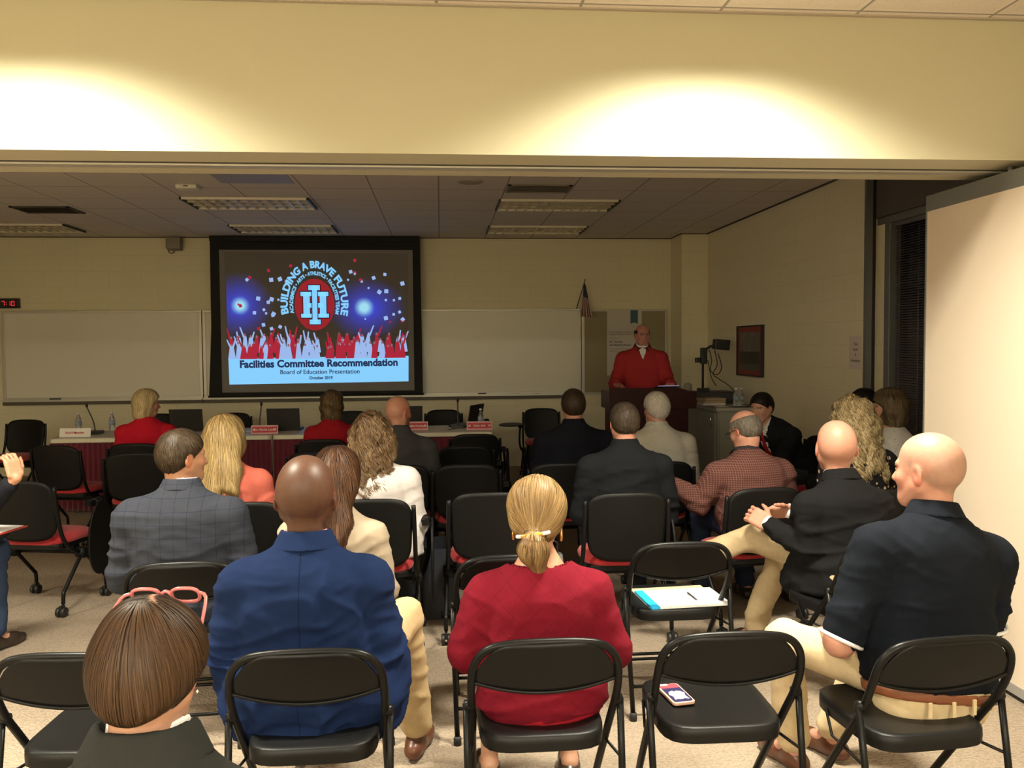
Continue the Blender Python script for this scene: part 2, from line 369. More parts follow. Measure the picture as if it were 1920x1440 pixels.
# ------------------------------------------------------------------ boards on the back wall
m_wb = mat('whiteboard_enamel', (0.80, 0.77, 0.67), 0.3, spec=0.4)
m_tack = mat('tackboard_vinyl', (0.33, 0.28, 0.18), 0.85, noise=0.03, nscale=300)
def board(name, x0, x1, z0, z1, m, lab, cat, group=None):
    t = thing(name, lab, cat, (x0, 11.4, z0), 0, group); w_, h_ = x1 - x0, z1 - z0
    b = MB(); b.bb(.02, w_ - .02, -.03, 0, .02, h_ - .02); b.build('board_surface', m, t)
    b = MB(); b.bb(0, w_, -.04, 0, h_ - .03, h_); b.bb(0, w_, -.04, 0, 0, .03); b.bb(0, .04, -.04, 0, .03, h_ - .03); b.bb(w_ - .04, w_, -.04, 0, .03, h_ - .03)
    b.build('frame', m_alu, t, bevel=.003); return t
board('whiteboard', -5.6, -3.10, 0.985, 2.13, m_wb, 'blank grey-lit whiteboard left of the projection screen', 'whiteboard', 'whiteboards on the far wall')
board('whiteboard', -3.09, 1.90, 0.985, 2.13, m_wb, 'long blank whiteboard partly behind the projection screen', 'whiteboard', 'whiteboards on the far wall')
board('tackboard', 1.91, 3.10, 0.965, 2.12, m_tack, 'olive tackboard behind the speaker at the lectern', 'tackboard')
for x0, x1, lab in ((-5.6, -3.10, 'metal marker tray under the left whiteboard'), (-3.09, 1.90, 'metal marker tray below the projection screen')):
    t = thing('marker_tray', lab, 'tray', (x0, 11.4, .97)); L_ = x1 - x0
    b = MB(); b.bb(0, L_, -.10, 0, -.004, .008); b.bb(0, L_, -.104, -.096, -.004, .022); b.build('shelf', m_alu, t)
    b = MB(); b.bb(0, L_, -.06, 0, -.05, -.004); b.build('shadow_strip', mat('tray_shadow', (.12, .10, .07), .6), t)  # dark strip painted in as the tray's shadow below it
for x, lab, w_, g in ((-4.95, 'black eraser on the tray of left whiteboard', .13, 0), (-3.98, 'dark marker on tray right of the blonde head', .07, 0), (.55, 'dark eraser on tray right of the screen', .11, 0), (1.02, 'marker lying on tray above the desk microphone', .1, 0), (1.3, 'marker lying on tray at its right part', .1, 0)):
    b = MB(); b.bb(x - w_ / 2, x + w_ / 2, 11.31, 11.36, .978, .978 + (.028 if 'eraser' in lab else .014)); tag(b.build('eraser' if 'eraser' in lab else 'marker', m_black, bevel=.004), lab, 'eraser' if 'eraser' in lab else 'marker')

# poster with ribbon, flag, clock, framed picture, paper notice
t = thing('poster', 'white printed poster with blue ribbon on the tackboard', 'poster', (2.255, 11.36, 1.22))
m_paper = mat('poster_paper', (0.62, 0.58, 0.54), 0.6); m_ink = mat('grey_ink', (0.16, 0.15, 0.14), 0.8)
b = MB(); b.bb(0, .48, -.004, 0, 0, .885); b.build('sheet', m_paper, t)
b = MB(); b.poly([(.325, .885), (.425, .885), (.425, .70), (.375, .72), (.325, .70)], -.008, -.004, 'xz'); b.build('ribbon', mat('ribbon_blue', (0.04, 0.12, 0.17), 0.6), t)
for s_, tx, z, bd in ((.033, 'National Merit Scholarship', .58, 0), (.033, 'Program Finalist School', .55, 0), (.024, 'presented to', .50, 0), (.040, 'AP  Scholar', .445, .0012), (.040, 'AP District Honor', .40, .0015), (.022, 'Advanced Placement Program', .355, 0), (.022, 'College Board', .325, 0)):
    text_obj('lettering', tx, s_, m_ink, t, lambda x, y, z=z: (.03 + x, -.0055, z + y), bd, 'LEFT')
t = thing('flag', 'small American flag on stick fixed above the whiteboard corner', 'flag', (1.84, 11.36, 2.13))
b = MB(); b.tube([(0, 0, 0), (.09, -.16, .37)], .006, 8); b.lathe([(.0, -.01), (.01, 0), (0, .012)], (.09, -.16, .38), 8); b.build('pole', mat('flag_pole', (.10, .07, .04), .5), t)
def flag_fn(u, v):   # hangs from the upper part of the stick
    x = .078 + .115 * v * (.35 + u) * .6 - .04 * (1 - v) * u; fold = .012 * math.sin(v * 14 + u * 3)
    return (x + .02 * u * (v - .3) + .015 * u, -.14 + fold * u + .02 * v, .345 - .47 * u - .03 * v * (1 - u) + .02 * (1 - v) * u)
def flag_pat(N, L, tc, col):
    s = sep(N, L, tc, 'UV')
    st = mth(N, L, 'LESS_THAN', mth(N, L, 'FRACT', mth(N, L, 'MULTIPLY', s[1], 4.0)), 0.5)
    c = mixc(N, L, st, (0.50, 0.46, 0.42), (0.22, 0.03, 0.03))
    v = N.new('ShaderNodeTexVoronoi'); v.inputs['Scale'].default_value = 14; L.new(tc.outputs['UV'], v.inputs['Vector'])
    ca = mixc(N, L, mth(N, L, 'LESS_THAN', v.outputs['Distance'], 0.2), (0.03, 0.035, 0.09), (0.45, 0.42, 0.4))
    return mixc(N, L, mth(N, L, 'LESS_THAN', s[0], 0.42), c, ca)
b = MB(); b.sheet(flag_fn, 16, 16); fo = b.build('cloth', mat('flag_cloth', (1, 1, 1), 0.8, pattern=flag_pat), t)
uv = fo.data.uv_layers.new(name='UVMap')
for lp in fo.data.loops:
    i = lp.vertex_index; uv.data[lp.index].uv = ((i // 17) / 16, (i % 17) / 16)
so = fo.modifiers.new('solid', 'SOLIDIFY'); so.thickness = .002
t = thing('digital_clock', 'black digital wall clock with red digits above left whiteboard', 'clock', (-5.60, 11.36, 2.165))
b = MB(); b.bb(-.20, .235, -.02, .04, 0, .125); b.build('case', m_black, t, bevel=.005)
m_led = mat('red_led', (0.2, 0.0, 0.0), 0.4, emit=(1.0, 0.03, 0.05), estr=0.9)
SEG = {'7': 'abc', '1': 'bc', '0': 'abcdef'}
def seg_digit(b, ch, x, z, w_, h_):
    q = .007; hh = h_ / 2
    D = {'a': (x, x + w_, z + h_ - q, z + h_), 'd': (x, x + w_, z, z + q), 'g': (x, x + w_, z + hh - q / 2, z + hh + q / 2),
         'b': (x + w_ - q, x + w_, z + hh + .003, z + h_ - q), 'c': (x + w_ - q, x + w_, z + q, z + hh - .003), 'f': (x, x + q, z + hh + .003, z + h_ - q), 'e': (x, x + q, z + q, z + hh - .003)}
    for k in SEG[ch]: x0, x1, z0, z1 = D[k]; b.bb(x0, x1, -.024, -.019, z0, z1)
for ch, x in (('7', .03), ('1', .10), ('0', .15)):
    b = MB(); seg_digit(b, ch, x, .03, .038, .062); b.build('digit', m_led, t)
b = MB(); b.bb(.085, .092, -.024, -.019, .045, .052); b.bb(.085, .092, -.024, -.019, .07, .077); b.build('colon', m_led, t)
t = thing('picture_frame', 'framed black and white photo with red mat on right wall', 'picture', (3.5, 8.92, 1.27))
b = MB(); b.bb(-.035, 0, 0, .02, 0, .575); b.bb(-.035, 0, .76, .78, 0, .575); b.bb(-.035, 0, .02, .76, 0, .02); b.bb(-.035, 0, .02, .76, .555, .575); b.build('frame', m_black, t)
b = MB(); b.bb(-.022, -.018, .02, .76, .02, .555); b.build('mat_board', mat('red_mat', (0.26, 0.03, 0.025), 0.5), t)
def photo_pat(N, L, tc, col):
    s = sep(N, L, tc); n = N.new('ShaderNodeTexNoise'); n.inputs['Scale'].default_value = 6; n.inputs['Detail'].default_value = 5; L.new(tc.outputs['Object'], n.inputs['Vector'])
    sky = mixc(N, L, n.outputs['Fac'], (0.03, 0.028, 0.025), (0.26, 0.23, 0.21))
    gr = mixc(N, L, mth(N, L, 'LESS_THAN', s[2], .28), sky, (0.022, 0.02, 0.018))
    return mixc(N, L, mth(N, L, 'LESS_THAN', s[2], .14), gr, (0.08, 0.07, 0.062))
b = MB(); b.bb(-.024, -.022, .08, .70, .065, .50); b.build('photograph', mat('old_photo', (.1, .1, .1), .35, pattern=photo_pat), t)
t = thing('paper_notice', 'white paper notice with four text lines taped to right wall', 'notice', (3.499, 6.79, 1.42))
b = MB(); b.bb(-.002, 0, 0, .216, 0, .279); b.build('sheet', mat('notice_paper', (0.72, 0.62, 0.60), 0.7), t)
for tx, z in (('Take', .20), ('Seating', .155), ('&', .11), ('Attendance', .06)):
    text_obj('lettering', tx, .034, mat('notice_ink', (.14, .11, .09), .8), t, lambda x, y, z=z: (-.003, .10 - x, z + y), .0006)
# ------------------------------------------------------------------ projection screen with its projected slide
scr = thing('projection_screen', 'black-bordered projection screen showing the committee presentation slide', 'projection screen', (-1.585, 11.2, 1.01))
m_blackc = mat('black_masking', (0.008, 0.008, 0.009), 0.8)
b = MB(); b.poly([(-1.40, 0), (1.35, 0), (1.342, .9), (1.335, 2.06), (-1.345, 2.06), (-1.352, .9)], .008, .03, 'xz'); b.build('masking_border', m_blackc, scr)
b = MB(); b.bb(-1.345, 1.335, -.03, .07, 1.99, 2.062); b.build('roller_case', m_blackc, scr, bevel=.01)
b = MB(); b.tube([(-1.41, .012, .0), (1.36, .012, .0)], .014, 10); b.build('bottom_bar', m_blackc, scr)
b = MB(); b.bb(-1.23, 1.238, 0, .008, .05, 1.885); b.build('fabric', mat('screen_fabric', (0.24, 0.225, 0.215), 0.9), scr)
def slide_pat(N, L, tc, col):
    s = sep(N, L, tc)
    def glow(cx, cz, r, p=2.0, ax=1.0):
        dx = mth(N, L, 'DIVIDE', mth(N, L, 'SUBTRACT', s[0], cx), r * ax); dz = mth(N, L, 'DIVIDE', mth(N, L, 'SUBTRACT', s[2], cz), r)
        d = mth(N, L, 'SQRT', mth(N, L, 'ADD', mth(N, L, 'MULTIPLY', dx, dx), mth(N, L, 'MULTIPLY', dz, dz)))
        return mth(N, L, 'POWER', mth(N, L, 'MAXIMUM', mth(N, L, 'SUBTRACT', 1.0, d), 0.0), p)
    halo = mth(N, L, 'MULTIPLY', mth(N, L, 'MINIMUM', mth(N, L, 'ADD', glow(-.99, 1.17, .44, 1.5), glow(.64, 1.12, .42, 1.5, 1.25)), 1.0), mth(N, L, 'GREATER_THAN', s[0], -1.15))
    core = mth(N, L, 'MINIMUM', mth(N, L, 'MULTIPLY', mth(N, L, 'ADD', glow(-.98, 1.17, .13, 1.5), glow(.60, 1.14, .14, 1.5)), 1.9), 1.0)
    c = mixc(N, L, halo, (0.0, 0.0, 0.0), (0.01, 0.05, 0.85))
    return mixc(N, L, core, c, (0.35, 0.8, 1.0))
m_sl = mat('projected_image', (0.20, 0.185, 0.175), 0.9)
N_, L_n = m_sl.node_tree.nodes, m_sl.node_tree.links
tc_ = N_.new('ShaderNodeTexCoord'); sc_ = slide_pat(N_, L_n, tc_, None); L_n.new(sc_, P_(m_sl).inputs['Emission Color']); P_(m_sl).inputs['Emission Strength'].default_value = 0.85
b = MB(); b.add([(-1.16, -.002, .50), (1.17, -.002, .50), (1.18, -.002, 1.84), (-1.165, -.002, 1.86)], [(0, 1, 2, 3)]); sl = b.build('slide', m_sl, scr)
def em(name, c, s=1.0): return mat(name, tuple(x * .3 for x in c), 0.9, emit=c, estr=s)
m_eb = em('slide_light_blue', (0.24, 0.62, 1.0), 0.95); m_er = em('slide_red', (0.32, 0.018, 0.025), 0.9); m_ew = em('slide_gown_white', (0.34, 0.50, 0.88), 0.9)
m_en = em('slide_navy', (0.025, 0.045, 0.14), 0.6); m_ek = em('slide_black', (0.003, 0.002, 0.004), .5); m_ef = em('slide_face', (0.42, 0.20, 0.28), .6); m_erg = em('slide_gown_red', (0.42, 0.02, 0.045), .9)
b = MB(); b.add([(-1.137, -.003, .154), (1.162, -.003, .169), (1.167, -.003, .505), (-1.142, -.003, .492)], [(0, 1, 2, 3)]); b.build('title_band', m_eb, sl)
text_obj('title', 'Facilities Committee Recommendation', .131, m_en, sl, lambda x, y: (.012 + x, -.006, .375 + y + x * .004), .0055, sx=.985)
text_obj('subtitle', 'Board of Education Presentation', .078, m_en, sl, lambda x, y: (.02 + x, -.006, .282 + y), .0012)
text_obj('date_line', 'October 2019', .052, m_en, sl, lambda x, y: (.03 + x, -.006, .212 + y), .002)
EC = (-.035, 1.18)
def arc_text(name, txt, size, rx, ry, a0, a1, bold, sx=1.0):
    vs, fs = text_mesh(txt, size, bold, 'LEFT'); W0 = max(v[0] for v in vs); mb = MB()
    out = []
    for v in vs:
        a = math.radians(a0 + (a1 - a0) * v[0] / W0); out.append((EC[0] + (rx + v[1]) * math.cos(a), -.006, EC[1] + (ry + v[1]) * math.sin(a)))
    mb.add(out, fs); mb.build(name, m_eb, sl)
arc_text('arched_title', 'BUILDING A BRAVE FUTURE', .125, .345, .475, 194, -16, .005)
arc_text('arched_subtitle', 'ACADEMICS \u2022 ARTS \u2022 ATHLETICS \u2022 FACILITIES TEAM', .062, .275, .385, 196, -18, .0025)
def disc(b, cx, cz, rx, rz, y, n=40):
    b.add([(cx + rx * math.cos(2 * math.pi * k / n), y, cz + rz * math.sin(2 * math.pi * k / n)) for k in range(n)], [tuple(range(n))])
b = MB(); disc(b, EC[0], EC[1], .255, .335, -.004); b.build('emblem_disc', m_er, sl)
def rects(b, rs, g, y):
    for x0, x1, z0, z1 in rs:
        q = .001617; X0, X1 = (x0 - 913) * q - g, (x1 - 913) * q + g; Z0, Z1 = (615 - z1) * q - g, (615 - z0) * q + g
        b.add([(EC[0] + X0, y, EC[1] + Z0), (EC[0] + X1, y, EC[1] + Z0), (EC[0] + X1, y, EC[1] + Z1), (EC[0] + X0, y, EC[1] + Z1)], [(0, 1, 2, 3)])
Hs = [(824, 876, 515, 720), (954, 1006, 515, 720), (803, 900, 513, 548), (930, 1024, 513, 548), (805, 900, 688, 720), (930, 1026, 688, 720), (860, 980, 603, 640)]
Is = [(895, 935, 460, 772), (866, 957, 460, 500), (871, 960, 735, 773)]
for nm, rs, g, y, m_ in (('emblem_outline', Hs, .010, -.005, m_ek), ('emblem_letter', Hs, 0, -.006, m_eb), ('emblem_outline', Is, .009, -.007, m_ek), ('emblem_letter', Is, 0, -.008, m_eb)):
    b = MB(); rects(b, rs, g, y); b.build(nm, m_, sl)
rnd = random.Random(4)
bw, br_, bf = MB(), MB(), MB()
for row, (z0, hh) in enumerate(((.58, .25), (.50, .23))):
    for i in range(32):
        x = -1.12 + 2.24 * (i + rnd.uniform(.1, .9)) / 32; dens = 1.0
        if .0 < x < .1 and rnd.random() < .7: continue
        if x < 0: redq = ((x > -.92 and x < -.78) or (x > -.62 and x < -.48) or (x > -.36 and x < -.26))
        else: redq = x < .48 or (x > .62 and x < .76) or (x > .84 and x < .98)
        if rnd.random() < .15: redq = not redq
        t_ = br_ if redq else bw; h_ = hh * rnd.uniform(.65, 1.05) * (.7 if 0 < x < .25 else 1); w_ = .046 * rnd.uniform(.8, 1.15); y = -.004 - row * .0005 - i * .00001
        t_.add([(x - w_, y, z0 - .02), (x + w_, y, z0 - .02), (x + w_ * .45, y, z0 + h_ * .8), (x - w_ * .45, y, z0 + h_ * .8)], [(0, 1, 2, 3)])
        disc(bf, x, z0 + h_ * .87, .014, .018, y - .0003, 8)
        for sd in (-1, 1):
            if rnd.random() < .38:
                a = rnd.uniform(.1, .5) * sd; l_ = rnd.uniform(.08, .15); bx, bz = x + sd * w_ * .4, z0 + h_ * .75
                t_.add([(bx - .012, y, bz), (bx + .012, y, bz), (bx + math.sin(a) * l_ + .008, y, bz + l_), (bx + math.sin(a) * l_ - .008, y, bz + l_)], [(0, 1, 2, 3)])
def cap_sq(t_, x, z, s_, a): t_.add([(x + s_ * math.cos(a + k * 1.571), -.0045, z + s_ * math.sin(a + k * 1.571)) for k in range(4)], [(0, 1, 2, 3)])
for k in range(46):
    x = rnd.uniform(-1.05, 1.12); z = rnd.uniform(.85, 1.62)
    if abs(x - EC[0]) < .42 and z > .88: continue
    cap_sq(bw if rnd.random() < .68 else br_, x, z, rnd.uniform(.014, .032), rnd.uniform(0, 1.5))
for x, z in ((-.58, 1.50), (-.47, 1.51), (-.38, 1.47), (-.58, 1.25), (-.75, 1.26), (.80, 1.34), (.89, 1.35), (1.10, 1.45), (.88, 1.0), (-.56, 1.06)): cap_sq(bw, x, z, .036, rnd.uniform(.2, 1.2))
for x, z in ((-.61, 1.62), (-.33, 1.68), (.49, 1.75), (.49, 1.59), (.56, 1.50), (-.85, 1.53)): cap_sq(br_, x, z, .026, .6)
bw.build('gowns_white', m_ew, sl); br_.build('gowns_red', m_erg, sl); bf.build('faces', m_ef, sl)

# ------------------------------------------------------------------ chairs
m_steel = mat('black_enamel_steel', (0.006, 0.006, 0.006), 0.34, 0.0, spec=0.18)
m_vinyl = mat('black_chair_vinyl', (0.006, 0.006, 0.006), 0.42, spec=0.22, bump=0.08, bscale=350)
m_foot = mat('rubber_foot', (0.02, 0.02, 0.02), 0.7)
m_shell = mat('black_plastic_shell', (0.005, 0.005, 0.005), 0.5, spec=0.22, bump=0.1, bscale=500)
m_red = mat('red_seat_fabric', (0.42, 0.018, 0.024), 0.9, sheen=0.2, bump=0.4, bscale=900, noise=0.06, nscale=300)
m_chrome = mat('chrome', (0.75, 0.75, 0.75), 0.2, 1.0)
def folding_chair(label):
    t = thing('folding_chair', label, 'chair', group='black metal folding chairs')
    path = [(-.205, .235, .012), (-.212, .08, .23), (-.218, -.10, .47), (-.222, -.165, .56), (-.223, -.205, .64), (-.212, -.225, .705), (-.175, -.237, .748), (-.11, -.243, .764),
            (0, -.246, .768), (.11, -.243, .764), (.175, -.237, .748), (.212, -.225, .705), (.223, -.205, .64), (.222, -.165, .56), (.218, -.10, .47), (.212, .08, .23), (.205, .235, .012)]
    b = MB(); b.tube(path, .0125, 10, smooth_path=4); b.build('frame', m_steel, t)
    def pan(u, v):      # backrest panel inside the arch: u left-right, v bottom-top
        x = (u * 2 - 1) * .214; xx = abs(x) / .214
        top = .766 - .10 * max(0, (xx - .42) / .58) ** 2.6; bot = .600 + .040 * xx ** 2
        z = bot + (top - bot) * v
        y = -.165 - .08 * min(1, (z - .56) / .2) ** .7 - .012 * (1 - xx ** 2) - .012 * math.cos((v - .5) * 3.14) * 0
        return (x, y - .002, z)
    b = MB(); b.sheet(pan, 24, 10, .006); b.build('backrest', m_steel, t)
    b = MB(); b.tube([pan(u / 16, 0) for u in range(17)], .006, 8, smooth_path=2); b.build('backrest_bead', m_steel, t)
    def seat(u, v):
        a = u * 2 * math.pi; n_ = 5.0
        ca, sa = math.cos(a), math.sin(a); k = (abs(ca) ** n_ + abs(sa) ** n_) ** (-1 / n_)
        y = sa * k; x = ca * k; w_ = .196 + .004 * y
        prof = [(0, .452), (.5, .4535), (.85, .458), (.96, .462), (1.0, .456), (1.005, .435), (1.0, .412)]
        i = min(int(v * 6), 5); f = v * 6 - i; r = prof[i][0] + (prof[i + 1][0] - prof[i][0]) * f; z = prof[i][1] + (prof[i + 1][1] - prof[i][1]) * f
        return (x * w_ * r, .01 + y * .205 * r, z)
    b = MB(); b.sheet(lambda u, v: seat(1 - u, v), 48, 6); o = b.build('seat', m_vinyl, t)
    b = MB(); b.add([(seat(u / 24, 1)[0], seat(u / 24, 1)[1], .414) for u in range(24)], [tuple(reversed(range(24)))]); b.build('seat_pan', m_steel, t)
    for s_ in (-1, 1):
        b = MB(); b.tube([(s_ * .238, -.155, .555), (s_ * .236, -.19, .38), (s_ * .228, -.265, .012)], .011, 10); b.build('rear_leg', m_steel, t)
        b = MB(); b.lathe([(.0, -.018), (.016, -.014), (.016, .014), (0, .018)], (s_ * .23, -.155, .55), 10, 'x'); b.build('pivot', m_steel, t)
        b = MB(); b.tube([(s_ * .2, .10, .43), (s_ * .205, .05, .36), (s_ * .236, -.19, .38)], .005, 6); b.build('hinge_link', m_steel, t)
        for x, y in ((s_ * .205, .237), (s_ * .228, -.266)):
            b = MB(); b.lathe([(.0, 0), (.0165, 0), (.016, .03), (.013, .035)], (x, y, 0), 10); b.build('foot_cap', m_foot, t)
    b = MB(); b.tube([(-.231, -.24, .14), (.231, -.24, .14)], .008, 8); b.tube([(-.209, .17, .105), (.209, .17, .105)], .008, 8); b.tube([(-.209, .145, .14), (.209, .145, .14)], .008, 8); b.build('cross_brace', m_steel, t)
    return t
def tablet_chair(label, name='tablet_arm_chair', group='black training chairs with red seats'):
    t = thing(name, label, 'chair', group=group)
    def pan(u, v):
        x = (u * 2 - 1); z = v * 2 - 1; n_ = 4.5
        r = max(abs(x), abs(z)); 
        if r > 1e-6:
            k = (abs(x) ** n_ + abs(z) ** n_) ** (-1 / n_) * r; x *= k; z *= k
        zz = .655 + z * .185 - .012 * (1 - x * x) * (1 if z < 0 else -.4) * abs(z)
        xx = x * (.215 + .008 * z)
        return (xx, -.205 - .035 * (zz - .655) / .2 - .028 * (1 - (xx / .215) ** 2), zz)
    b = MB(); b.sheet(pan, 24, 18, -.016); b.build('backrest', m_shell, t, bevel=0)
    def cush(u, v):
        a = u * 2 * math.pi; n_ = 3.6; ca, sa = math.cos(a), math.sin(a); k = (abs(ca) ** n_ + abs(sa) ** n_) ** (-1 / n_)
        prof = [(0, .488), (.6, .49), (.85, .482), (.95, .468), (1, .447), (.97, .428)]
        i = min(int(v * 5), 4); f = v * 5 - i; r = prof[i][0] + (prof[i + 1][0] - prof[i][0]) * f; z = prof[i][1] + (prof[i + 1][1] - prof[i][1]) * f
        return (ca * k * .222 * r, .02 + sa * k * .215 * r, z - .012 * max(0, sa * k * r))
    b = MB(); b.sheet(lambda u, v: cush(1 - u, v), 40, 10); b.build('seat_cushion', m_red, t)
    b = MB(); b.poly(rrect(.42, .40, .07, 4, 0, .02), .395, .43); b.build('seat_pan', m_shell, t, bevel=.006)
    for s_ in (-1, 1):
        b = MB(); b.tube([(s_ * .228, -.238, .80), (s_ * .232, -.225, .66), (s_ * .235, -.19, .50), (s_ * .237, -.12, .40), (s_ * .24, .0, .345)], .0125, 9, smooth_path=4); b.build('upright', m_steel, t)
        b = MB(); b.lathe([(0, -.03), (.035, -.028), (.038, 0), (.035, .028), (0, .03)], (s_ * .235, 0, .345), 14, 'x'); b.build('hub', m_shell, t)
        for e in (-1, 1):
            b = MB(); b.tube([(s_ * .243, e * .01, .345), (s_ * .25, e * .19, .165), (s_ * .252, e * .215, .135), (s_ * .252, e * .22, .075)], .012, 9, smooth_path=4); g_ = b.build('leg', m_steel, t)
            b = MB()
            for q in (-.016, .016): b.lathe([(.008, -.011), (.029, -.010), (.031, 0), (.029, .010), (.008, .011)], (s_ * .252 + q, e * .225 - .012, .031), 16, 'x')
            b.box((s_ * .252, e * .225 - .008, .052), (.016, .04, .036)); b.build('caster', m_black, g_)
    b = MB(); b.tube([(-.235, 0, .345), (.235, 0, .345)], .012, 8); b.bb(-.20, .20, -.03, .03, .36, .395); b.build('cross_bar', m_steel, t)
    return t
def add_tablet(t, up, side=1, off=.16):
    b = MB(); b.tube([(side * .24, .0, .345), (side * .275, .09, .37), (side * .30, .17, .47), (side * .295, .16, .60), (side * .28, .10, .655)], .0125, 9, smooth_path=5); b.build('arm_post', m_steel, t)
    b = MB(); b.lathe([(0, -.035), (.026, -.033), (.03, 0), (.026, .033), (0, .035)], (side * .285, .09, .655), 12, 'y'); b.bb(side * .285 - .02, side * .285 + .02, .0, .1, .64, .672); b.build('pivot_block', m_shell, t)
    out = [(.15 * math.cos(a) * (1 if math.cos(a) * side > -.1 else .95), .24 * math.sin(a) + .03 * math.cos(a) * side) for a in [2 * math.pi * k / 28 for k in range(28)]]
    b = MB()
    if up: b.poly([(x + side * off, y * .9 + .17) for x, y in out], .675, .688)
    else:  b.poly([(x * .9 + .07, y * .98 + .43) for x, y in out], side * .315, side * .329, 'yz')
    b.build('writing_tablet', m_shell, t, bevel=.004)
GF = 'black metal folding chairs'; GT = 'black training chairs with red seats'
def place(o, x, y, rz): o.location = (x, y, 0); o.rotation_euler = (0, 0, math.radians(rz)); return o
fc0 = place(folding_chair('folding chair under the man in the bright blue blazer'), -.40, 2.68, 0)
for x, y, rz, lab in ((-1.06, 2.72, -4, 'empty folding chair in front of the woman with pink glasses'),
        (.303, 2.69, 0, 'folding chair under the woman in the red dress'),
        (.874, 2.69, -1, 'empty folding chair with a phone on its seat'),
        (1.47, 2.58, 4, 'folding chair turned left under the man in a navy polo'),
        (-1.08, 3.74, 4, 'folding chair under the man in the grey checked suit'),
        (-.45, 3.72, 0, 'folding chair under the woman in the tan sweater'),
        (-.47, 1.22, 0, 'folding chair under the woman with pink glasses on her hair'),
        (.27, 3.70, 2, 'empty folding chair just ahead of the woman in red'),
        (1.05, 3.84, 0, 'empty folding chair holding a white paper packet'),
        (1.88, 3.77, 15, 'folding chair under the bald man with clasped hands')):
    dup(fc0, (x, y, 0), rz, lab)
tc0 = tablet_chair('empty training chair ahead of the woman in red, nearest of the centre line'); add_tablet(tc0, False); place(tc0, .265, 4.84, 0)
tcu = tablet_chair('training chair with raised tablet under the seated man at left edge'); add_tablet(tcu, True); place(tcu, -2.62, 4.35, -20)
for x, y, rz, lab in ((-2.53, 5.62, -12, 'empty training chair turned right beside the left edge, red seat in full view'),
        (-1.04, 4.72, 0, 'training chair under the woman in coral'), (-.38, 4.72, 0, 'training chair under the curly-haired woman in white'),
        (1.0, 4.73, 0, 'training chair under the man in black shirt'), (1.76, 4.79, 8, 'training chair under the man in plaid shirt'),
        (.168, 5.94, 0, 'empty training chair second in the centre line'), (.19, 7.0, 0, 'empty training chair third in the centre line'), (.303, 7.9, 0, 'empty training chair at the table end, farthest in centre line'),
        (.815, 5.92, 0, 'training chair under the man in navy suit'), (1.5, 5.9, 0, 'training chair under the white-haired man'),
        (-1.034, 7.68, 0, 'training chair under the dark-haired woman in red at the table'), (-.95, 6.78, 0, 'empty training chair behind the dark-haired woman in red'),
        (-.30, 5.98, 0, 'training chair under the bearded bald man in grey'), (.95, 7.15, -6, 'empty training chair beyond the navy-suited man, right of the centre line'),
        (-2.38, 6.95, 6, 'empty training chair left of the grey-suited man'), (-2.58, 7.6, 0, 'training chair under the blonde woman in red'),
        (-3.15, 7.55, -14, 'empty training chair before the table at left, two seats from blonde woman'),
        (2.42, 4.66, 10, 'training chair under the woman in dotted black'), (2.97, 5.33, 26, 'training chair under the woman in white lace'),
        (3.12, 5.98, 15, 'training chair under the dark-haired man by the window')):
    dup(tc0, (x, y, 0), rz, lab)
tcv = tablet_chair('training chair facing us right of the table with raised tablet'); add_tablet(tcv, True, 1, .40); place(tcv, 1.25, 10.35, 178)
sc0 = tablet_chair('black chair behind the table in front of the left laptop', group='chairs behind the board table'); place(sc0, -2.55, 10.35, 180)
for x, lab in ((-1.10, 'black chair behind the table right of the dark-haired woman'), (.03, 'black chair behind the table near the right microphone'), (-3.42, 'black chair behind the blonde woman across the table')):
    dup(sc0, (x, 10.35, 0), 180, lab)
dup(sc0, (-4.72, 9.75, 0), 172, 'black chair standing past the left end of table', GT)
dup(sc0, (3.05, 6.87, 0), 112, 'chair against the right wall under the man in red tie', GT)

# ------------------------------------------------------------------ board table and what stands on it
TZ = .757
m_top = mat('table_laminate', (0.60, 0.56, 0.49), 0.45, noise=.03, nscale=60); m_edge = mat('table_edge', (0.72, 0.69, 0.54), 0.5)
def pleat(u, v): 
    return None
m_skirt = mat('maroon_skirt', (0.13, 0.006, 0.022), 0.8, sheen=.3)
for x0, x1, lab in ((-3.86, -1.71, 'left folding table with maroon skirt and white top'), (-1.70, .53, 'right folding table with maroon skirt and white top')):
    t = thing('board_table', lab, 'table', ((x0 + x1) / 2, 9.05, 0), 0, 'board tables in a row'); hw = (x1 - x0) / 2
    b = MB(); b.poly(rrect(2 * hw - .004, .76, .05, 5), TZ - .004, TZ); b.build('top', m_top, t)
    b = MB(); b.poly(rrect(2 * hw, .764, .05, 5), TZ - .045, TZ - .004); b.build('edge', m_edge, t, bevel=.006)
    b = MB(); npl = int(hw * 2 / .05)
    b.sheet(lambda u, v: (-hw + .003 + u * (2 * hw - .006), -.365 - .010 - .012 * math.sin(u * npl * 2 * math.pi) * (1 - .3 * v) , .03 + v * .68), npl * 6, 6, .002)
    b.build('skirt', m_skirt, t)
    for sx in (-1, 1):
        b = MB(); b.tube([(sx * (hw - .2), -.28, .70), (sx * (hw - .2), -.28, .01), (sx * (hw - .2), .28, .01), (sx * (hw - .2), .28, .70)], .014, 8); b.build('leg', m_grey, t)
m_mic = mat('mic_grey', (0.055, 0.055, 0.055), 0.5)
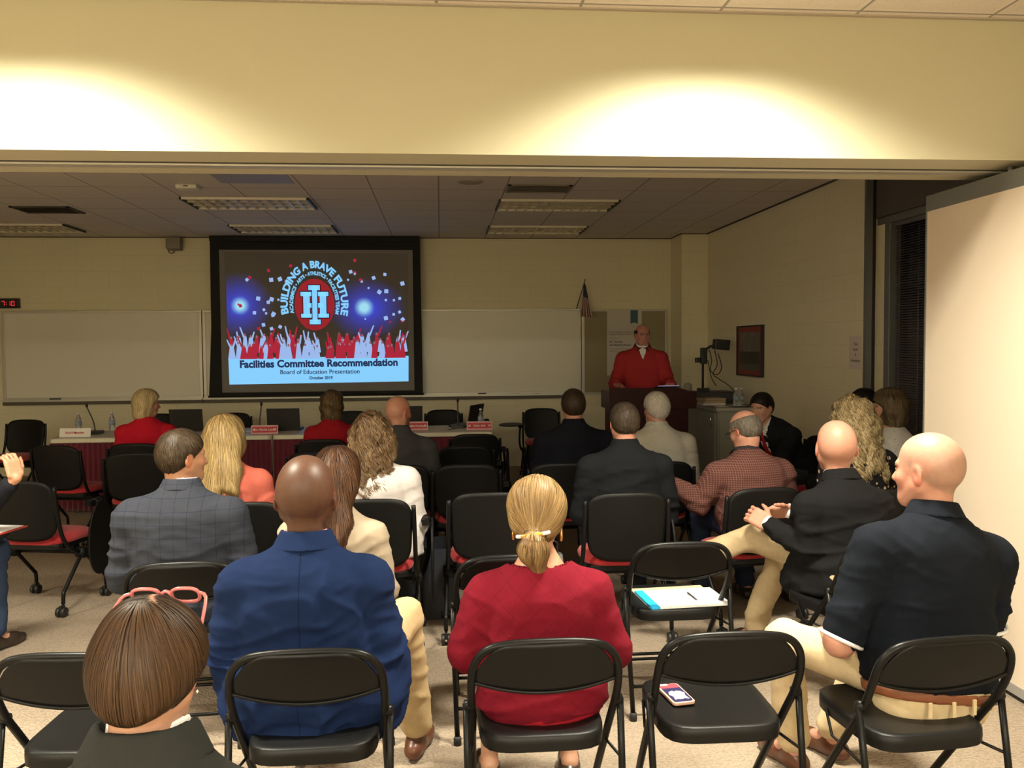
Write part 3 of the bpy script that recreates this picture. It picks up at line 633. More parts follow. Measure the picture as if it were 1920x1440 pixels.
def mic(x, y, lab, lean=-.05, h=.30, rz=0):
    t = thing('desk_microphone', lab, 'microphone', (x, y, TZ), rz, 'desk microphones on the board table')
    b = MB(); b.poly(rrect(.15, .17, .03, 4), 0, .03); b.build('base', m_mic, t, bevel=.008)
    b = MB(); b.tube([(0, .02, .03), (lean * .3, .02, h * .5), (lean, .0, h)], .007, 8, smooth_path=5); b.build('gooseneck', m_mic, t)
    b = MB(); b.lathe([(0, -.02), (.012, -.015), (.014, .01), (.009, .022), (0, .025)], (lean, 0, h + .015), 10); b.build('head', m_black, t)
    b = MB(); b.tube([(0, -.08, .01), (-.02, -.14, .006), (-.07, -.22, .006), (-.12, -.30, .004)], .003, 5, smooth_path=4); b.build('cable', m_black, t)
mic(-3.60, 9.12, 'desk microphone beside the white name card at left end', -.07, .28)
mic(-3.13, 9.30, 'desk microphone right of the blonde woman', .05, .24)
mic(-1.95, 9.25, 'desk microphone left of the centre laptop', .03, .26)
mic(.18, 9.15, 'desk microphone in front of the right-hand laptop', .0, .28)
m_lap = mat('laptop_black', (0.012, 0.012, 0.013), 0.5); m_sil = mat('silver_mark', (0.6, 0.6, 0.6), 0.4, .4)
def laptop(x, y, rz, lab):
    t = thing('laptop', lab, 'laptop', (x, y, TZ), rz, 'open laptops on the board table')
    b = MB(); b.bb(-.17, .17, 0, .23, 0, .022); b.build('base', m_lap, t, bevel=.004)
    b = MB(); b.box((0, -.02, .125), (.34, .012, .235), Matrix.Rotation(.18, 3, 'X')); b.build('lid', m_lap, t, bevel=.003)
    b = MB(); b.bb(-.155, -.115, -.007, .0, .022, .027); b.bb(.09, .15, -.007, .0, .022, .027); b.build('silver_mark', m_sil, t)
laptop(-2.68, 9.18, 0, 'open laptop behind the long-haired blonde woman')
laptop(-1.66, 9.10, 0, 'open laptop left of the dark-haired woman in red')
laptop(-.37, 9.18, 0, 'open laptop behind the bearded bald man')
laptop(.36, 9.28, 62, 'laptop turned sideways near the right end of table')
def plain_pat(N, L, tc, col): return mixc(N, L, 0.0, col, col)
m_bot = mat('bottle_plastic', (0.85, 0.9, 0.95), 0.08, trans=.85, spec=.5); m_lab_ = mat('bottle_label', (0.30, 0.36, 0.42), 0.5, alpha=1); m_capw = mat('bottle_cap', (0.8, 0.8, 0.8), 0.4)
def bottle(x, y, z, lab):
    t = thing('water_bottle', lab, 'bottle', (x, y, z), 0, 'plastic water bottles')
    b = MB(); b.lathe([(0, 0), (.028, 0), (.031, .008), (.031, .05), (.029, .055), (.031, .06), (.031, .12), (.027, .14), (.013, .175), (.0125, .19), (0, .19)], n=20); b.build('body', m_bot, t)
    b = MB(); b.lathe([(.0316, .068), (.0316, .115)], n=20); o = b.build('label', m_lab_, t)
    b = MB(); b.lathe([(0, .188), (.0145, .188), (.0145, .205), (0, .207)], n=16); b.build('cap', m_capw, t)
bottle(-3.84, 9.32, TZ, 'water bottle at the left end behind the white card')
bottle(-3.52, 9.38, TZ, 'water bottle left of the blonde woman')
bottle(.425, 9.12, TZ, 'water bottle at right end of the table beside turned laptop')
m_npw = mat('name_card_white', (0.85, 0.82, 0.78), 0.5); m_npr = mat('name_card_red', (0.55, 0.03, 0.05), 0.5); m_acr = mat('acrylic_pink', (0.75, 0.45, 0.45), 0.2)
def card(x, y, w_, txt, lab, red=True):
    t = thing('name_card', lab, 'name card', (x, y, TZ), 0, 'name cards on the board table'); R_ = Matrix.Rotation(-.25, 3, 'X')
    b = MB(); b.box((0, 0, .045), (w_, .005, .09), R_); b.build('holder', m_acr if red else m_npw, t)
    b = MB(); b.bb(-w_ / 2, w_ / 2, 0, .05, 0, .004); b.build('foot', m_acr if red else m_npw, t)
    if red:
        b = MB(); b.box((0, -.004, .045), (w_ - .02, .002, .06), R_); b.build('insert', m_npr, t)
        for q in (-1, 1):
            b = MB(); b.lathe([(0, -.008), (.013, -.008), (.013, -.0055), (0, -.0055)], (q * (w_ / 2 - .03), 0, .045), 12, 'y'); b.build('badge', m_npw, t)
    text_obj('lettering', txt, .03, m_npw if red else m_npr, t, lambda x_, y_: (x_, -.0085 - (.036 - y_ - .036) * -.25 * 0 + .0 - .004 + (y_ - .009) * -.0, .036 + y_), .0006)
card(-3.66, 8.80, .30, 'Board Member', 'white name card at the left end of the table', False)
card(-1.80, 8.80, .27, 'Kim Martin Lewis', 'pinkish red name card left of the centre laptop')
card(-.26, 8.95, .24, 'Eddie Hooker', 'deep red name card beside the bearded bald man')
card(.40, 8.86, .27, 'Mark Ault', 'pale red name card at the right end of the table')
b = MB(); b.bb(-2.32, -1.96, 9.0, 9.3, TZ, TZ + .02); tag(b.build('blue_folder', mat('pale_blue_folder', (0.35, 0.42, 0.55), 0.6), bevel=.004), 'pale blue folder lying on table behind the blonde hair', 'folder')
t = thing('speakerphone', 'small round black device at the right end of the table', 'device', (.50, 9.30, TZ))
b = MB(); b.lathe([(0, 0), (.05, 0), (.05, .01), (.02, .02), (0, .02)], n=20); b.build('base', m_black, t)
b = MB(); b.lathe([(0, .018), (.025, .025), (.032, .05), (.025, .075), (0, .082)], n=16); b.build('dome', m_black, t)

# ------------------------------------------------------------------ lectern, cabinet, document camera
m_mah = mat('dark_mahogany', (0.030, 0.005, 0.005), 0.4, spec=.25, noise=.25, nscale=5)
t = thing('lectern', 'dark mahogany lectern in front of the speaker in red pullover', 'lectern', (2.19, 8.6, 0))
b = MB(); b.poly([(-.46, .97), (.46, .97), (.46, 1.13), (.27, 1.19), (-.46, 1.19)], 0, .03, 'xz'); b.build('front_board', m_mah, t, bevel=.004)
b = MB(); b.bb(-.42, .38, .02, .44, .05, .97); b.build('body', m_mah, t, bevel=.004)
b = MB(); b.bb(-.46, -.43, .03, .45, .97, 1.15); b.bb(.43, .46, .03, .45, .97, 1.12); b.build('side_board', m_mah, t)
b = MB(); b.box((0, .24, 1.09), (.87, .44, .02), Matrix.Rotation(-.22, 3, 'X')); b.build('reading_shelf', m_mah, t)
b = MB(); b.bb(-.44, .40, .0, .46, 0, .06); b.build('plinth', m_mah, t)
t2 = thing('tablet_computer', 'lit tablet screen lying on the lectern top', 'tablet', (2.36, 8.68, 1.195)); b = MB(); b.box((0, 0, 0), (.24, .17, .01), Matrix.Rotation(-.10, 3, 'X')); b.build('case', m_black, t2)
b = MB(); b.box((0, 0, .006), (.22, .15, .002), Matrix.Rotation(-.10, 3, 'X')); b.build('display', mat('tablet_glow', (.1, .1, .2), .3, emit=(.55, .62, 1.0), estr=1.6), t2)
m_cab = mat('grey_green_laminate', (0.27, 0.27, 0.22), 0.5); m_cabt = mat('grey_counter', (0.36, 0.34, 0.29), 0.5)
t = thing('media_cabinet', 'grey media cabinet against the right wall beside the lectern', 'cabinet', (2.96, 8.88, 0))
b = MB(); b.bb(.01, .535, .01, 1.38, .06, .91); b.build('body', m_cab, t)
b = MB(); b.bb(-.01, .538, -.01, 1.4, .91, .95); b.build('countertop', m_cabt, t, bevel=.008)
b = MB(); b.bb(.03, .52, -.008, .01, .09, .89); dr = b.build('door', m_cab, t, bevel=.003)
b = MB(); b.bb(.22, .235, -.02, -.008, .76, .80); b.bb(.205, .25, -.013, -.008, .75, .765); b.build('lock_key', m_chrome, dr)
b = MB(); b.bb(.36, .47, -.016, -.008, .68, .86); b.build('latch_plate', m_black, dr)
b = MB(); b.bb(-.004, .012, .06, .66, .09, .89); dr = b.build('side_door', m_cab, t, bevel=.003)
b = MB(); b.tube([(-.004, .12, .84), (-.03, .12, .83), (-.03, .12, .74), (-.004, .12, .73)], .005, 8); b.build('handle', m_chrome, dr)
b = MB(); b.bb(-.004, .012, .68, 1.36, .09, .89); b.build('side_door', m_cab, t, bevel=.003)
t = thing('document_camera', 'black document camera on console atop the media cabinet', 'document camera', (3.02, 9.55, .95))
b = MB(); b.bb(-.03, .42, 0, .42, 0, .13); b.build('base', mat('console_dark', (0.035, 0.037, 0.035), 0.5), t, bevel=.01)
b = MB(); b.tube([(.06, .2, .13), (.06, .2, .52)], .014, 8); b.bb(.0, .13, .16, .24, .13, .17); b.build('post', m_black, t)
b = MB(); b.box((.07, .2, .55), (.07, .07, .19)); b.box((.0, .2, .50), (.06, .06, .06)); b.tube([(.09, .2, .62), (.15, .2, .66), (.22, .18, .67)], .018, 8); b.build('arm', m_black, t, bevel=.01)
b = MB(); b.box((.27, .17, .68), (.18, .12, .12), Matrix.Rotation(.1, 3, 'Y')); b.build('camera_head', m_black, t, bevel=.012)
b = MB()
b.tube([(.12, .15, .62), (.14, .12, .5), (.12, .1, .38), (.2, .1, .33), (.26, .12, .42), (.22, .14, .58)], .005, 6, smooth_path=5)
b.tube([(.18, .14, .62), (.2, .1, .45), (.15, .1, .34), (.22, .1, .28), (.34, .1, .2), (.48, .12, .06)], .005, 6, smooth_path=5)
b.tube([(.1, .14, .5), (.13, .1, .3), (.19, .1, .2)], .005, 6, smooth_path=5); b.build('cable', m_black, t)
bottle(3.22, 9.02, .95, 'left of two water bottles on the media cabinet')
bottle(3.29, 9.05, .95, 'right of two water bottles on the media cabinet')
rnd = random.Random(9)
m_pp = mat('loose_paper', (0.70, 0.66, 0.60), 0.7); m_book = mat('kraft_folder', (0.50, 0.36, 0.22), 0.7)
for i in range(7):
    t_ = MB(); t_.box((3.02 + .06 * i, 8.98 + .03 * (i % 3), .9525 + .003 * i), (.20, .15, .002), Matrix.Rotation(rnd.uniform(-.7, .7), 3, 'Z'))
    tag(t_.build('loose_paper', m_pp if i % 3 else mat('dark_print', (0.15, 0.12, 0.10), .6)), ['lowest', 'second', 'third', 'fourth', 'fifth', 'sixth', 'topmost'][i] + ' sheet in the paper spread on the cabinet counter', 'paper', 'loose papers on the media cabinet')
for i in range(3):
    t_ = MB(); t_.box((3.05, 9.33 + .01 * i, .965 + .026 * i), (.26, .20, .024), Matrix.Rotation(.12 * i, 3, 'Z'))
    tag(t_.build('paper_stack', m_book if i else m_pp, bevel=.003), ['white paper pad under the tan folders beside lectern', 'lower tan folder on cabinet beside lectern', 'upper tan folder on cabinet beside lectern'][i], 'folder')
t = thing('paper_cup', 'white cup with domed lid on dark box behind lectern', 'cup', (2.99, 10.05, .95))
b = MB(); b.lathe([(0, 0), (.05, 0), (.05, .12), (0, .12)], n=20); b.build('base', m_black, t)
b = MB(); b.lathe([(0, .12), (.035, .12), (.05, .17), (.04, .21), (.0, .225)], n=20); b.build('dome', mat('dim_white', (.45, .42, .34), .6), t)

# ------------------------------------------------------------------ small things on and under the seats
ph = thing('smartphone', 'smartphone in clear rose case on the empty folding chair', 'phone', (.775, 2.745, .4605), 8)
b = MB(); b.poly(rrect(.078, .155, .012, 4), 0, .010); b.build('case', mat('rose_bumper', (0.70, 0.42, 0.34), 0.25), ph, bevel=.002)
b = MB(); b.poly(rrect(.066, .142, .008, 4), .010, .0112); b.build('back_panel', mat('phone_navy', (0.035, 0.03, 0.10), 0.2), ph)
b = MB(); b.poly(rrect(.066, .034, .008, 3, 0, .054), .0112, .0117); b.build('red_band', mat('phone_red', (0.55, 0.07, 0.10), 0.25), ph)
b = MB(); b.poly([(-.024, -.055), (-.012, -.05), (.0, -.054), (.012, -.05), (.026, -.056), (.022, -.03), (.028, -.01), (.020, .006), (.006, .012), (.0, .006), (-.008, .014), (-.022, .006), (-.028, -.012), (-.020, -.03)], .0112, .0118); b.build('white_mark', m_npw, ph)
b = MB(); b.poly(rrect(.03, .014, .006, 3, -.016, .063), .0117, .0135); b.build('camera_bump', mat('bump_rose', (.75, .5, .42), .25), ph)
pk = thing('paper_packet', 'white paper packet with blue edge on folding chair seat', 'papers', (1.13, 3.80, .462), 4)
b = MB(); b.bb(-.20, .16, -.13, .13, 0, .008); b.build('pages', mat('bright_paper', (0.85, 0.85, 0.84), 0.6), pk)
b = MB(); b.bb(-.215, -.175, -.132, .132, .0, .010); b.build('blue_edge', mat('cyan_edge', (0.02, 0.38, 0.72), 0.5), pk)
b = MB(); b.bb(-.215, .14, -.10, .20, -.004, .0); b.build('envelope', mat('manila', (0.62, 0.48, 0.28), 0.7), pk)
t = thing('pen', 'dark pen lying on the white paper packet', 'pen', (1.15, 3.80, .474), 95)
b = MB(); b.tube([(-.06, 0, 0), (.05, 0, 0)], .004, 8); b.build('barrel', m_black, t)
b = MB(); b.tube([(-.075, 0, 0), (-.06, 0, 0)], [.001, .004], 8); b.build('tip', m_chrome, t)
b = MB(); b.tube([(0.02, .005, .004), (.05, .006, .004)], .0015, 5); b.build('clip', m_black, t)
t = thing('note_folder', 'white pages on red folder across the raised tablet at left edge', 'folder', (-2.43, 4.62, .692), -12)
b = MB(); b.bb(-.17, .19, -.13, .13, 0, .006); b.build('cover', mat('folder_red', (0.40, 0.05, 0.04), 0.5), t)
b = MB(); b.bb(-.16, .17, -.115, .12, .006, .009); b.build('pages', mat('bright_paper', (0.85, 0.85, 0.84), 0.6), t)
t = thing('tote_bag', 'dark navy tote bag on the floor beside the white-jacketed woman', 'bag', (-.03, 5.22, 0), 6)
b = MB(); b.sheet(lambda u, v: (.13 * (1 - .25 * v) * math.copysign(abs(math.cos(u * 6.2832)) ** .5, math.cos(u * 6.2832)), .19 * (1 - .1 * v) * math.copysign(abs(math.sin(u * 6.2832)) ** .5, math.sin(u * 6.2832)), .005 + .42 * v), 32, 8); b.build('body', mat('navy_nylon', (0.02, 0.024, 0.035), 0.6), t)
b = MB(); b.tube([(-.05, -.17, .40), (-.05, -.16, .52), (-.05, .0, .56), (-.05, .16, .52), (-.05, .17, .40)], .008, 6, smooth_path=6); b.build('handle', m_black, t)
t = thing('plastic_bag', 'grey printed plastic bag on floor under the black-shirted man', 'bag', (.635, 4.86, 0), 0)
b = MB(); b.sheet(lambda u, v: ((.10 - .05 * v + .012 * math.sin(u * 40)) * math.cos(u * 6.2832), (.13 - .05 * v + .012 * math.sin(u * 31)) * math.sin(u * 6.2832), .005 + .42 * v), 48, 8); b.build('bag_body', mat('grey_film', (0.33, 0.33, 0.34), 0.35), t)
b = MB(); b.tube([(-.03, 0, .41), (-.03, .0, .49), (.03, 0, .49), (.03, 0, .41)], .006, 6, smooth_path=4); b.build('handle', m_black, t)
b = MB(); b.bb(.20, .27, 5.62, 5.68, 0, .012); tag(b.build('paper_scrap', mat('blue_scrap', (.03, .10, .25), .6)), 'small blue scrap on carpet beyond the nearest red-seated chair', 'scrap')
# ------------------------------------------------------------------ signed-distance figures turned into smooth meshes
f32 = np.float32
def A(*v): return np.array(v, f32)
def smin(a, b, k): h = np.clip(.5 + .5 * (b - a) / k, 0, 1); return b + (a - b) * h - k * h * (1 - h)
def smax(a, b, k): return -smin(-a, -b, k)
def rcone(P, a, b, ra, rb, sq=None):
    a = np.asarray(a, f32); ab = np.asarray(b, f32) - a; q = P - a
    t = np.clip((q @ ab) / max(float(ab @ ab), 1e-9), 0, 1)
    return np.linalg.norm(q - t[:, None] * ab, axis=1) - (ra + (rb - ra) * t)
def ell(P, c, r, R=None):
    q = P - np.asarray(c, f32)
    if R is not None: q = q @ R
    r = np.asarray(r, f32); k0 = np.linalg.norm(q / r, axis=1); k1 = np.linalg.norm(q / (r * r), axis=1)
    return k0 * (k0 - 1) / np.maximum(k1, 1e-6)
def rbox(P, c, h, rd, R=None):
    q = P - np.asarray(c, f32)
    if R is not None: q = q @ R
    q = np.abs(q) - (np.asarray(h, f32) - rd)
    return np.linalg.norm(np.maximum(q, 0), axis=1) + np.minimum(q.max(1), 0) - rd
def rot(yaw=0, pitch=0, roll=0):   # degrees: yaw left, pitch down, roll towards the right shoulder
    M = Matrix.Rotation(math.radians(yaw), 3, 'Z') @ Matrix.Rotation(math.radians(-pitch), 3, 'X') @ Matrix.Rotation(math.radians(roll), 3, 'Y')
    return np.array(M, f32)
_rs = np.random.RandomState(7); _NT = _rs.rand(32, 32, 32).astype(f32)
def vnoise(q):
    q = np.asarray(q, f32); i = np.floor(q).astype(np.int32); t = q - i; t = t * t * (3 - 2 * t); r = 0
    for dx in (0, 1):
        wx = t[:, 0] if dx else 1 - t[:, 0]
        for dy in (0, 1):
            wy = t[:, 1] if dy else 1 - t[:, 1]
            for dz in (0, 1):
                wz = t[:, 2] if dz else 1 - t[:, 2]
                r = r + wx * wy * wz * _NT[(i[:, 0] + dx) & 31, (i[:, 1] + dy) & 31, (i[:, 2] + dz) & 31]
    return r
_ED = [(0, 1), (2, 3), (4, 5), (6, 7), (0, 2), (1, 3), (4, 6), (5, 7), (0, 4), (1, 5), (2, 6), (3, 7)]   # corner index = x*4+y*2+z
def snet(f, lo, hi, h):
    lo = np.asarray(lo, f32); hi = np.asarray(hi, f32); n = np.maximum(np.ceil((hi - lo) / h).astype(int) + 1, 3)
    # coarse pass: skip blocks far from the surface
    ax = [lo[k] + h * np.arange(n[k], dtype=f32) for k in range(3)]
    V = np.full(tuple(n), 1.0, f32); B = 6
    cs = [[(s, min(s + B, n[k])) for s in range(0, n[k], B)] for k in range(3)]
    cen = np.array([[ax[0][(a[0] + a[1] - 1) // 2], ax[1][(b_[0] + b_[1] - 1) // 2], ax[2][(c[0] + c[1] - 1) // 2]] for a in cs[0] for b_ in cs[1] for c in cs[2]], f32)
    dv = f(cen); lim = B * h * 1.9 + .02; q = 0; todo = []
    for a in cs[0]:
        for b_ in cs[1]:
            for c in cs[2]:
                if abs(dv[q]) > lim: V[a[0]:a[1], b_[0]:b_[1], c[0]:c[1]] = dv[q]
                else: todo.append((a, b_, c))
                q += 1
    msk = np.zeros(tuple(n), bool)
    for a, b_, c in todo: msk[a[0]:a[1], b_[0]:b_[1], c[0]:c[1]] = True
    I = np.argwhere(msk)
    vals = np.empty(len(I), f32)
    for s in range(0, len(I), 200000):
        J = I[s:s + 200000]; vals[s:s + 200000] = f(np.stack([ax[0][J[:, 0]], ax[1][J[:, 1]], ax[2][J[:, 2]]], 1))
    V[msk] = vals
    ins = V < 0
    c8 = [ins[x:n[0] - 1 + x, y:n[1] - 1 + y, z:n[2] - 1 + z] for x in (0, 1) for y in (0, 1) for z in (0, 1)]
    s8 = sum(c.astype(np.int8) for c in c8); act = (s8 > 0) & (s8 < 8); idx = np.argwhere(act)
    if len(idx) == 0: return np.zeros((0, 3), f32), np.zeros((0, 4), int)
    cv = np.stack([V[idx[:, 0] + x, idx[:, 1] + y, idx[:, 2] + z] for x in (0, 1) for y in (0, 1) for z in (0, 1)], 1)
    off = np.array([(x, y, z) for x in (0, 1) for y in (0, 1) for z in (0, 1)], f32)
    acc = np.zeros((len(idx), 3), f32); cnt = np.zeros(len(idx), f32)
    for a, b_ in _ED:
        cr = (cv[:, a] < 0) != (cv[:, b_] < 0); t = np.where(cr, cv[:, a] / np.where(cr, cv[:, a] - cv[:, b_], 1), 0)
        acc += np.where(cr[:, None], off[a] + t[:, None] * (off[b_] - off[a]), 0); cnt += cr
    vs = (idx + acc / cnt[:, None]) * h + lo
    ids = np.full(act.shape, -1, np.int64); ids[act] = np.arange(len(idx)); F = []
    for k in range(3):
        o1, o2 = (k + 1) % 3, (k + 2) % 3
        sl = [slice(None)] * 3; sl2 = [slice(None)] * 3; sl[k] = slice(0, n[k] - 1); sl2[k] = slice(1, n[k])
        a = ins[tuple(sl)]; b_ = ins[tuple(sl2)]; e = np.argwhere(a != b_)
        e = e[(e[:, o1] > 0) & (e[:, o2] > 0) & (e[:, o1] < n[o1] - 1) & (e[:, o2] < n[o2] - 1)]
        if not len(e): continue
        fl = a[tuple(e.T)]
        def cell(d1, d2):
            q = e.copy(); q[:, o1] -= d1; q[:, o2] -= d2; return ids[tuple(q.T)]
        Q = np.stack([cell(1, 1), cell(0, 1), cell(0, 0), cell(1, 0)], 1)
        Q[~fl] = Q[~fl][:, ::-1]; F.append(Q)
    F = np.concatenate(F); F = F[(F >= 0).all(1)]
    return vs.astype(f32), F
def vnormals(v, F):
    n = np.zeros_like(v); c = np.cross(v[F[:, 2]] - v[F[:, 0]], v[F[:, 3]] - v[F[:, 1]])
    for k in range(4): np.add.at(n, F[:, k], c)
    return n / np.maximum(np.linalg.norm(n, axis=1, keepdims=True), 1e-9)
def mesh_np(name, v, F, m, parent=None, col=None, smooth=True):
    me = bpy.data.meshes.new(name); me.vertices.add(len(v)); me.vertices.foreach_set('co', np.asarray(v, f32).ravel())
    me.loops.add(F.size); me.loops.foreach_set('vertex_index', F.ravel().astype(np.int32))
    me.polygons.add(len(F)); k = F.shape[1]; me.polygons.foreach_set('loop_start', np.arange(len(F), dtype=np.int32) * k)
    me.polygons.foreach_set('loop_total', np.full(len(F), k, np.int32)); me.polygons.foreach_set('use_smooth', np.full(len(F), smooth))
    if col is not None:
        at = me.color_attributes.new('Col', 'FLOAT_COLOR', 'POINT'); c4 = np.ones((len(v), 4), f32); c4[:, :3] = col; at.data.foreach_set('color', c4.ravel())
    me.update(calc_edges=True); me.validate(); me.materials.append(m)
    o = bpy.data.objects.new(name, me); C.objects.link(o)
    if parent is not None: o.parent = parent
    return o

# ------------------------------------------------------------------ head, hands, hair
def head_sdf(q, fem=0.0, nose=1.0):       # q in head space: +y face, origin between the ears
    c = ell(q, (0, -.012, .036), (.0765, .094, .083))
    c = smin(c, ell(q, (0, -.035, .005), (.070, .066, .066)), .03)
    j = ell(q, (0, .030, -.035), (.062 - .004 * fem, .060, .066)); c = smin(c, j, .04)
    c = smin(c, rcone(q, (-.022, .055, -.088), (.022, .055, -.088), .021 - .003 * fem, .021 - .003 * fem), .03)
    for s in (-1, 1):
        c = smin(c, rcone(q, (s * .055, .0, -.045), (s * .03, .052, -.085), .018, .014), .03)
        c = smin(c, ell(q, (s * .038, .058, -.022), (.022, .02, .02)), .02)
        c = smin(c, rcone(q, (s * .012, .083, .022), (s * .042, .072, .022), .009, .008), .012)
        c = smax(c, -ell(q, (s * .032, .092, .004), (.017, .016, .011)), .012)
        c = smin(c, ell(q, (s * .031, .072, .004), (.0135, .0125, .011)), .004)
        e = ell(q, (s * .078, -.008, -.006), (.007, .019, .032), rot(s * 24, 12, 0)); e = smax(e, -ell(q, (s * .087, -.003, -.002), (.007, .011, .020), rot(s * 24, 12, 0)), .005)
        c = smin(c, e, .006)
    c = smin(c, rcone(q, (0, .080, .012), (0, .104 * nose, -.028), .007, .011), .010)
    c = smin(c, ell(q, (0, .090, -.033), (.017, .012, .009)), .008)
    c = smin(c, ell(q, (0, .080, -.060), (.024, .012, .009)), .008)
    c = smax(c, -rcone(q, (-.022, .092, -.0605), (.022, .092, -.0605), .0022, .0022), .004)
    return c
def skull(q): return smin(ell(q, (0, -.012, .036), (.0765, .094, .083)), ell(q, (0, -.035, .0), (.071, .068, .070)), .03)
def frame_of(d, n):
    d = np.asarray(d, f32); d = d / np.linalg.norm(d); n = np.asarray(n, f32); n = n - d * (n @ d); n = n / np.linalg.norm(n)
    return d, n, np.cross(d, n)
def hand_prims(W, d, n, side, curl=.5, s=1.0, spread=.06, thumb=.5, fc=None):
    """side=+1 puts the thumb on +cross(d,n); palm faces n"""
    d, n, x = frame_of(d, n); x = x * side; out = [('b', W + d * .048 * s, (.041 * s, .046 * s, .0145 * s), np.stack([x, d, n], 1))]
    for i, (o, L) in enumerate(((.030, .072), (.0105, .080), (-.010, .074), (-.029, .058))):
        p = W + d * .088 * s + x * o * s; c0 = (fc[i] if fc else curl); dr = d + x * (o / .03) * spread; dr /= np.linalg.norm(dr); ang = c0 * .7
        rs = (.0088, .0080, .0074, .0066)
        for k, fr in enumerate((.48, .30, .24)):
            v = dr * math.cos(ang) + n * math.sin(ang); p2 = p + v * L * fr * s; out.append(('c', p, p2, rs[k] * s, rs[k + 1] * s)); p = p2; ang += c0 * (1.0 if k == 0 else .8)
    p = W + d * .022 * s + x * .030 * s; v = d * .62 + x * (.75 - .5 * thumb) + n * (.15 + .5 * thumb); v /= np.linalg.norm(v)
    p2 = p + v * .042 * s; out.append(('c', p - v * .01, p2, .0135 * s, .0105 * s)); v2 = v + d * .5 - x * .25 * thumb + n * .1; v2 /= np.linalg.norm(v2)
    p3 = p2 + v2 * .030 * s; out.append(('c', p2, p3, .0102 * s, .0088 * s)); out.append(('c', p3, p3 + (v2 + d * .3) * .018 * s, .0088 * s, .007 * s))
    return out
def eval_prims(P, pr, k=.006):
    r = None
    for p in pr:
        q = rbox(P, p[1], p[2], p[2][2] * .98, p[3]) if p[0] == 'b' else rcone(P, p[1], p[2], p[3], p[4])
        r = q if r is None else smin(r, q, k if p[0] == 'c' else .01)
    return r
def grad(f, P, e=.002):
    g = np.stack([f(P + A(e, 0, 0)) - f(P - A(e, 0, 0)), f(P + A(0, e, 0)) - f(P - A(0, e, 0)), f(P + A(0, 0, e)) - f(P - A(0, 0, e))], 1)
    return g / np.maximum(np.linalg.norm(g, axis=1, keepdims=True), 1e-9)
def strands(f, seeds, dirfn, n_seg, ds, off, width, wig=0.0, freq=30.0, rs=None, jitter=.0015, cols=None, tipup=0.0):
    rs = rs or np.random.RandomState(1); N = len(seeds); p = seeds.astype(f32).copy(); wv = (width * rs.uniform(.6, 1.3, N)).astype(f32)
    offs = (off + rs.uniform(-jitter, jitter * 1.5, N)).astype(f32); ph = rs.uniform(0, 6.28, N); L, R = [], []; tp = rs.uniform(0, 1, N) ** 3 * tipup
    ln = rs.uniform(.6, 1.0, N) * ds; fq = freq * rs.uniform(.8, 1.2, N)
    for k in range(n_seg + 1):
        g = grad(f, p); p = p - g * (f(p) - offs - tp * (k / n_seg) ** 2)[:, None]
        v = dirfn(p); v = v - g * (v * g).sum(1, keepdims=True) * .92; v = v / np.maximum(np.linalg.norm(v, axis=1, keepdims=True), 1e-6)
        sd = np.cross(g, v); a = ph + fq * k * ds
        q = p + sd * (wig * np.sin(a))[:, None] + g * (wig * .6 * np.cos(a))[:, None]
        wk = (wv * (1 - .75 * (k / n_seg) ** 2) * (.5 if k == 0 else 1))[:, None]
        L.append(q - sd * wk); R.append(q + sd * wk); p = p + v * ln[:, None]
    V = np.stack([np.stack(L, 1), np.stack(R, 1)], 2).reshape(-1, 3); m_ = n_seg + 1
    base = (np.arange(N) * m_ * 2)[:, None] + (np.arange(n_seg) * 2)[None]; base = base.ravel()
    F = np.stack([base, base + 1, base + 3, base + 2], 1)
    Cc = None
    if cols is not None: Cc = np.repeat(cols, m_ * 2, axis=0)
    return V.astype(f32), F, Cc
# ------------------------------------------------------------------ people
m_skin = mat('skin', (1, 1, 1), 0.45, spec=0.35, attr='Col', noise=.05, nscale=60, bump=.05, bscale=300)
P_(m_skin).inputs['Subsurface Weight'].default_value = 0.08; P_(m_skin).inputs['Subsurface Radius'].default_value = (.01, .004, .002); P_(m_skin).inputs['Subsurface Scale'].default_value = .6
m_hair = mat('hair', (1, 1, 1), 0.5, spec=0.22, attr='Col')
def wcloth(name, col, **k):
    d = dict(rough=.9, spec=.12, sheen=0, bump=.35, bscale=700, noise=.05, nscale=40); d.update(k); return mat(name, col, **d)
def check_pat(period, width, c2, axes=(0, 2), k=1.0, soft=None):
    def f(N, L, tc, col):
        s = sep(N, L, tc); o = col
        for a in axes: o = mixc(N, L, mth(N, L, 'MULTIPLY', lines(N, L, mth(N, L, 'ADD', s[a], 5.0), period, width), k), o, c2)
        return o
    return f
def dots_pat(scale, r, c2, rnd_=.6):
    def f(N, L, tc, col):
        v = N.new('ShaderNodeTexVoronoi'); v.inputs['Scale'].default_value = scale; v.inputs['Randomness'].default_value = rnd_; L.new(tc.outputs['Object'], v.inputs['Vector'])
        return mixc(N, L, mth(N, L, 'LESS_THAN', v.outputs['Distance'], r), col, c2)
    return f
def diamond_pat(period, width, c2):
    def f(N, L, tc, col):
        s = sep(N, L, tc); a = mth(N, L, 'ADD', mth(N, L, 'ADD', s[0], s[2]), 5.0); b_ = mth(N, L, 'ADD', mth(N, L, 'SUBTRACT', s[0], s[2]), 5.0)
        g = mth(N, L, 'MAXIMUM', lines(N, L, a, period, width), lines(N, L, b_, period, width))
        return mixc(N, L, mth(N, L, 'MULTIPLY', g, .55), col, c2)
    return f
def seam(N, L, tc, col):
    s = sep(N, L, tc); return mixc(N, L, mth(N, L, 'LESS_THAN', mth(N, L, 'ABSOLUTE', s[0]), .0016), col, tuple(c * .45 for c in col))
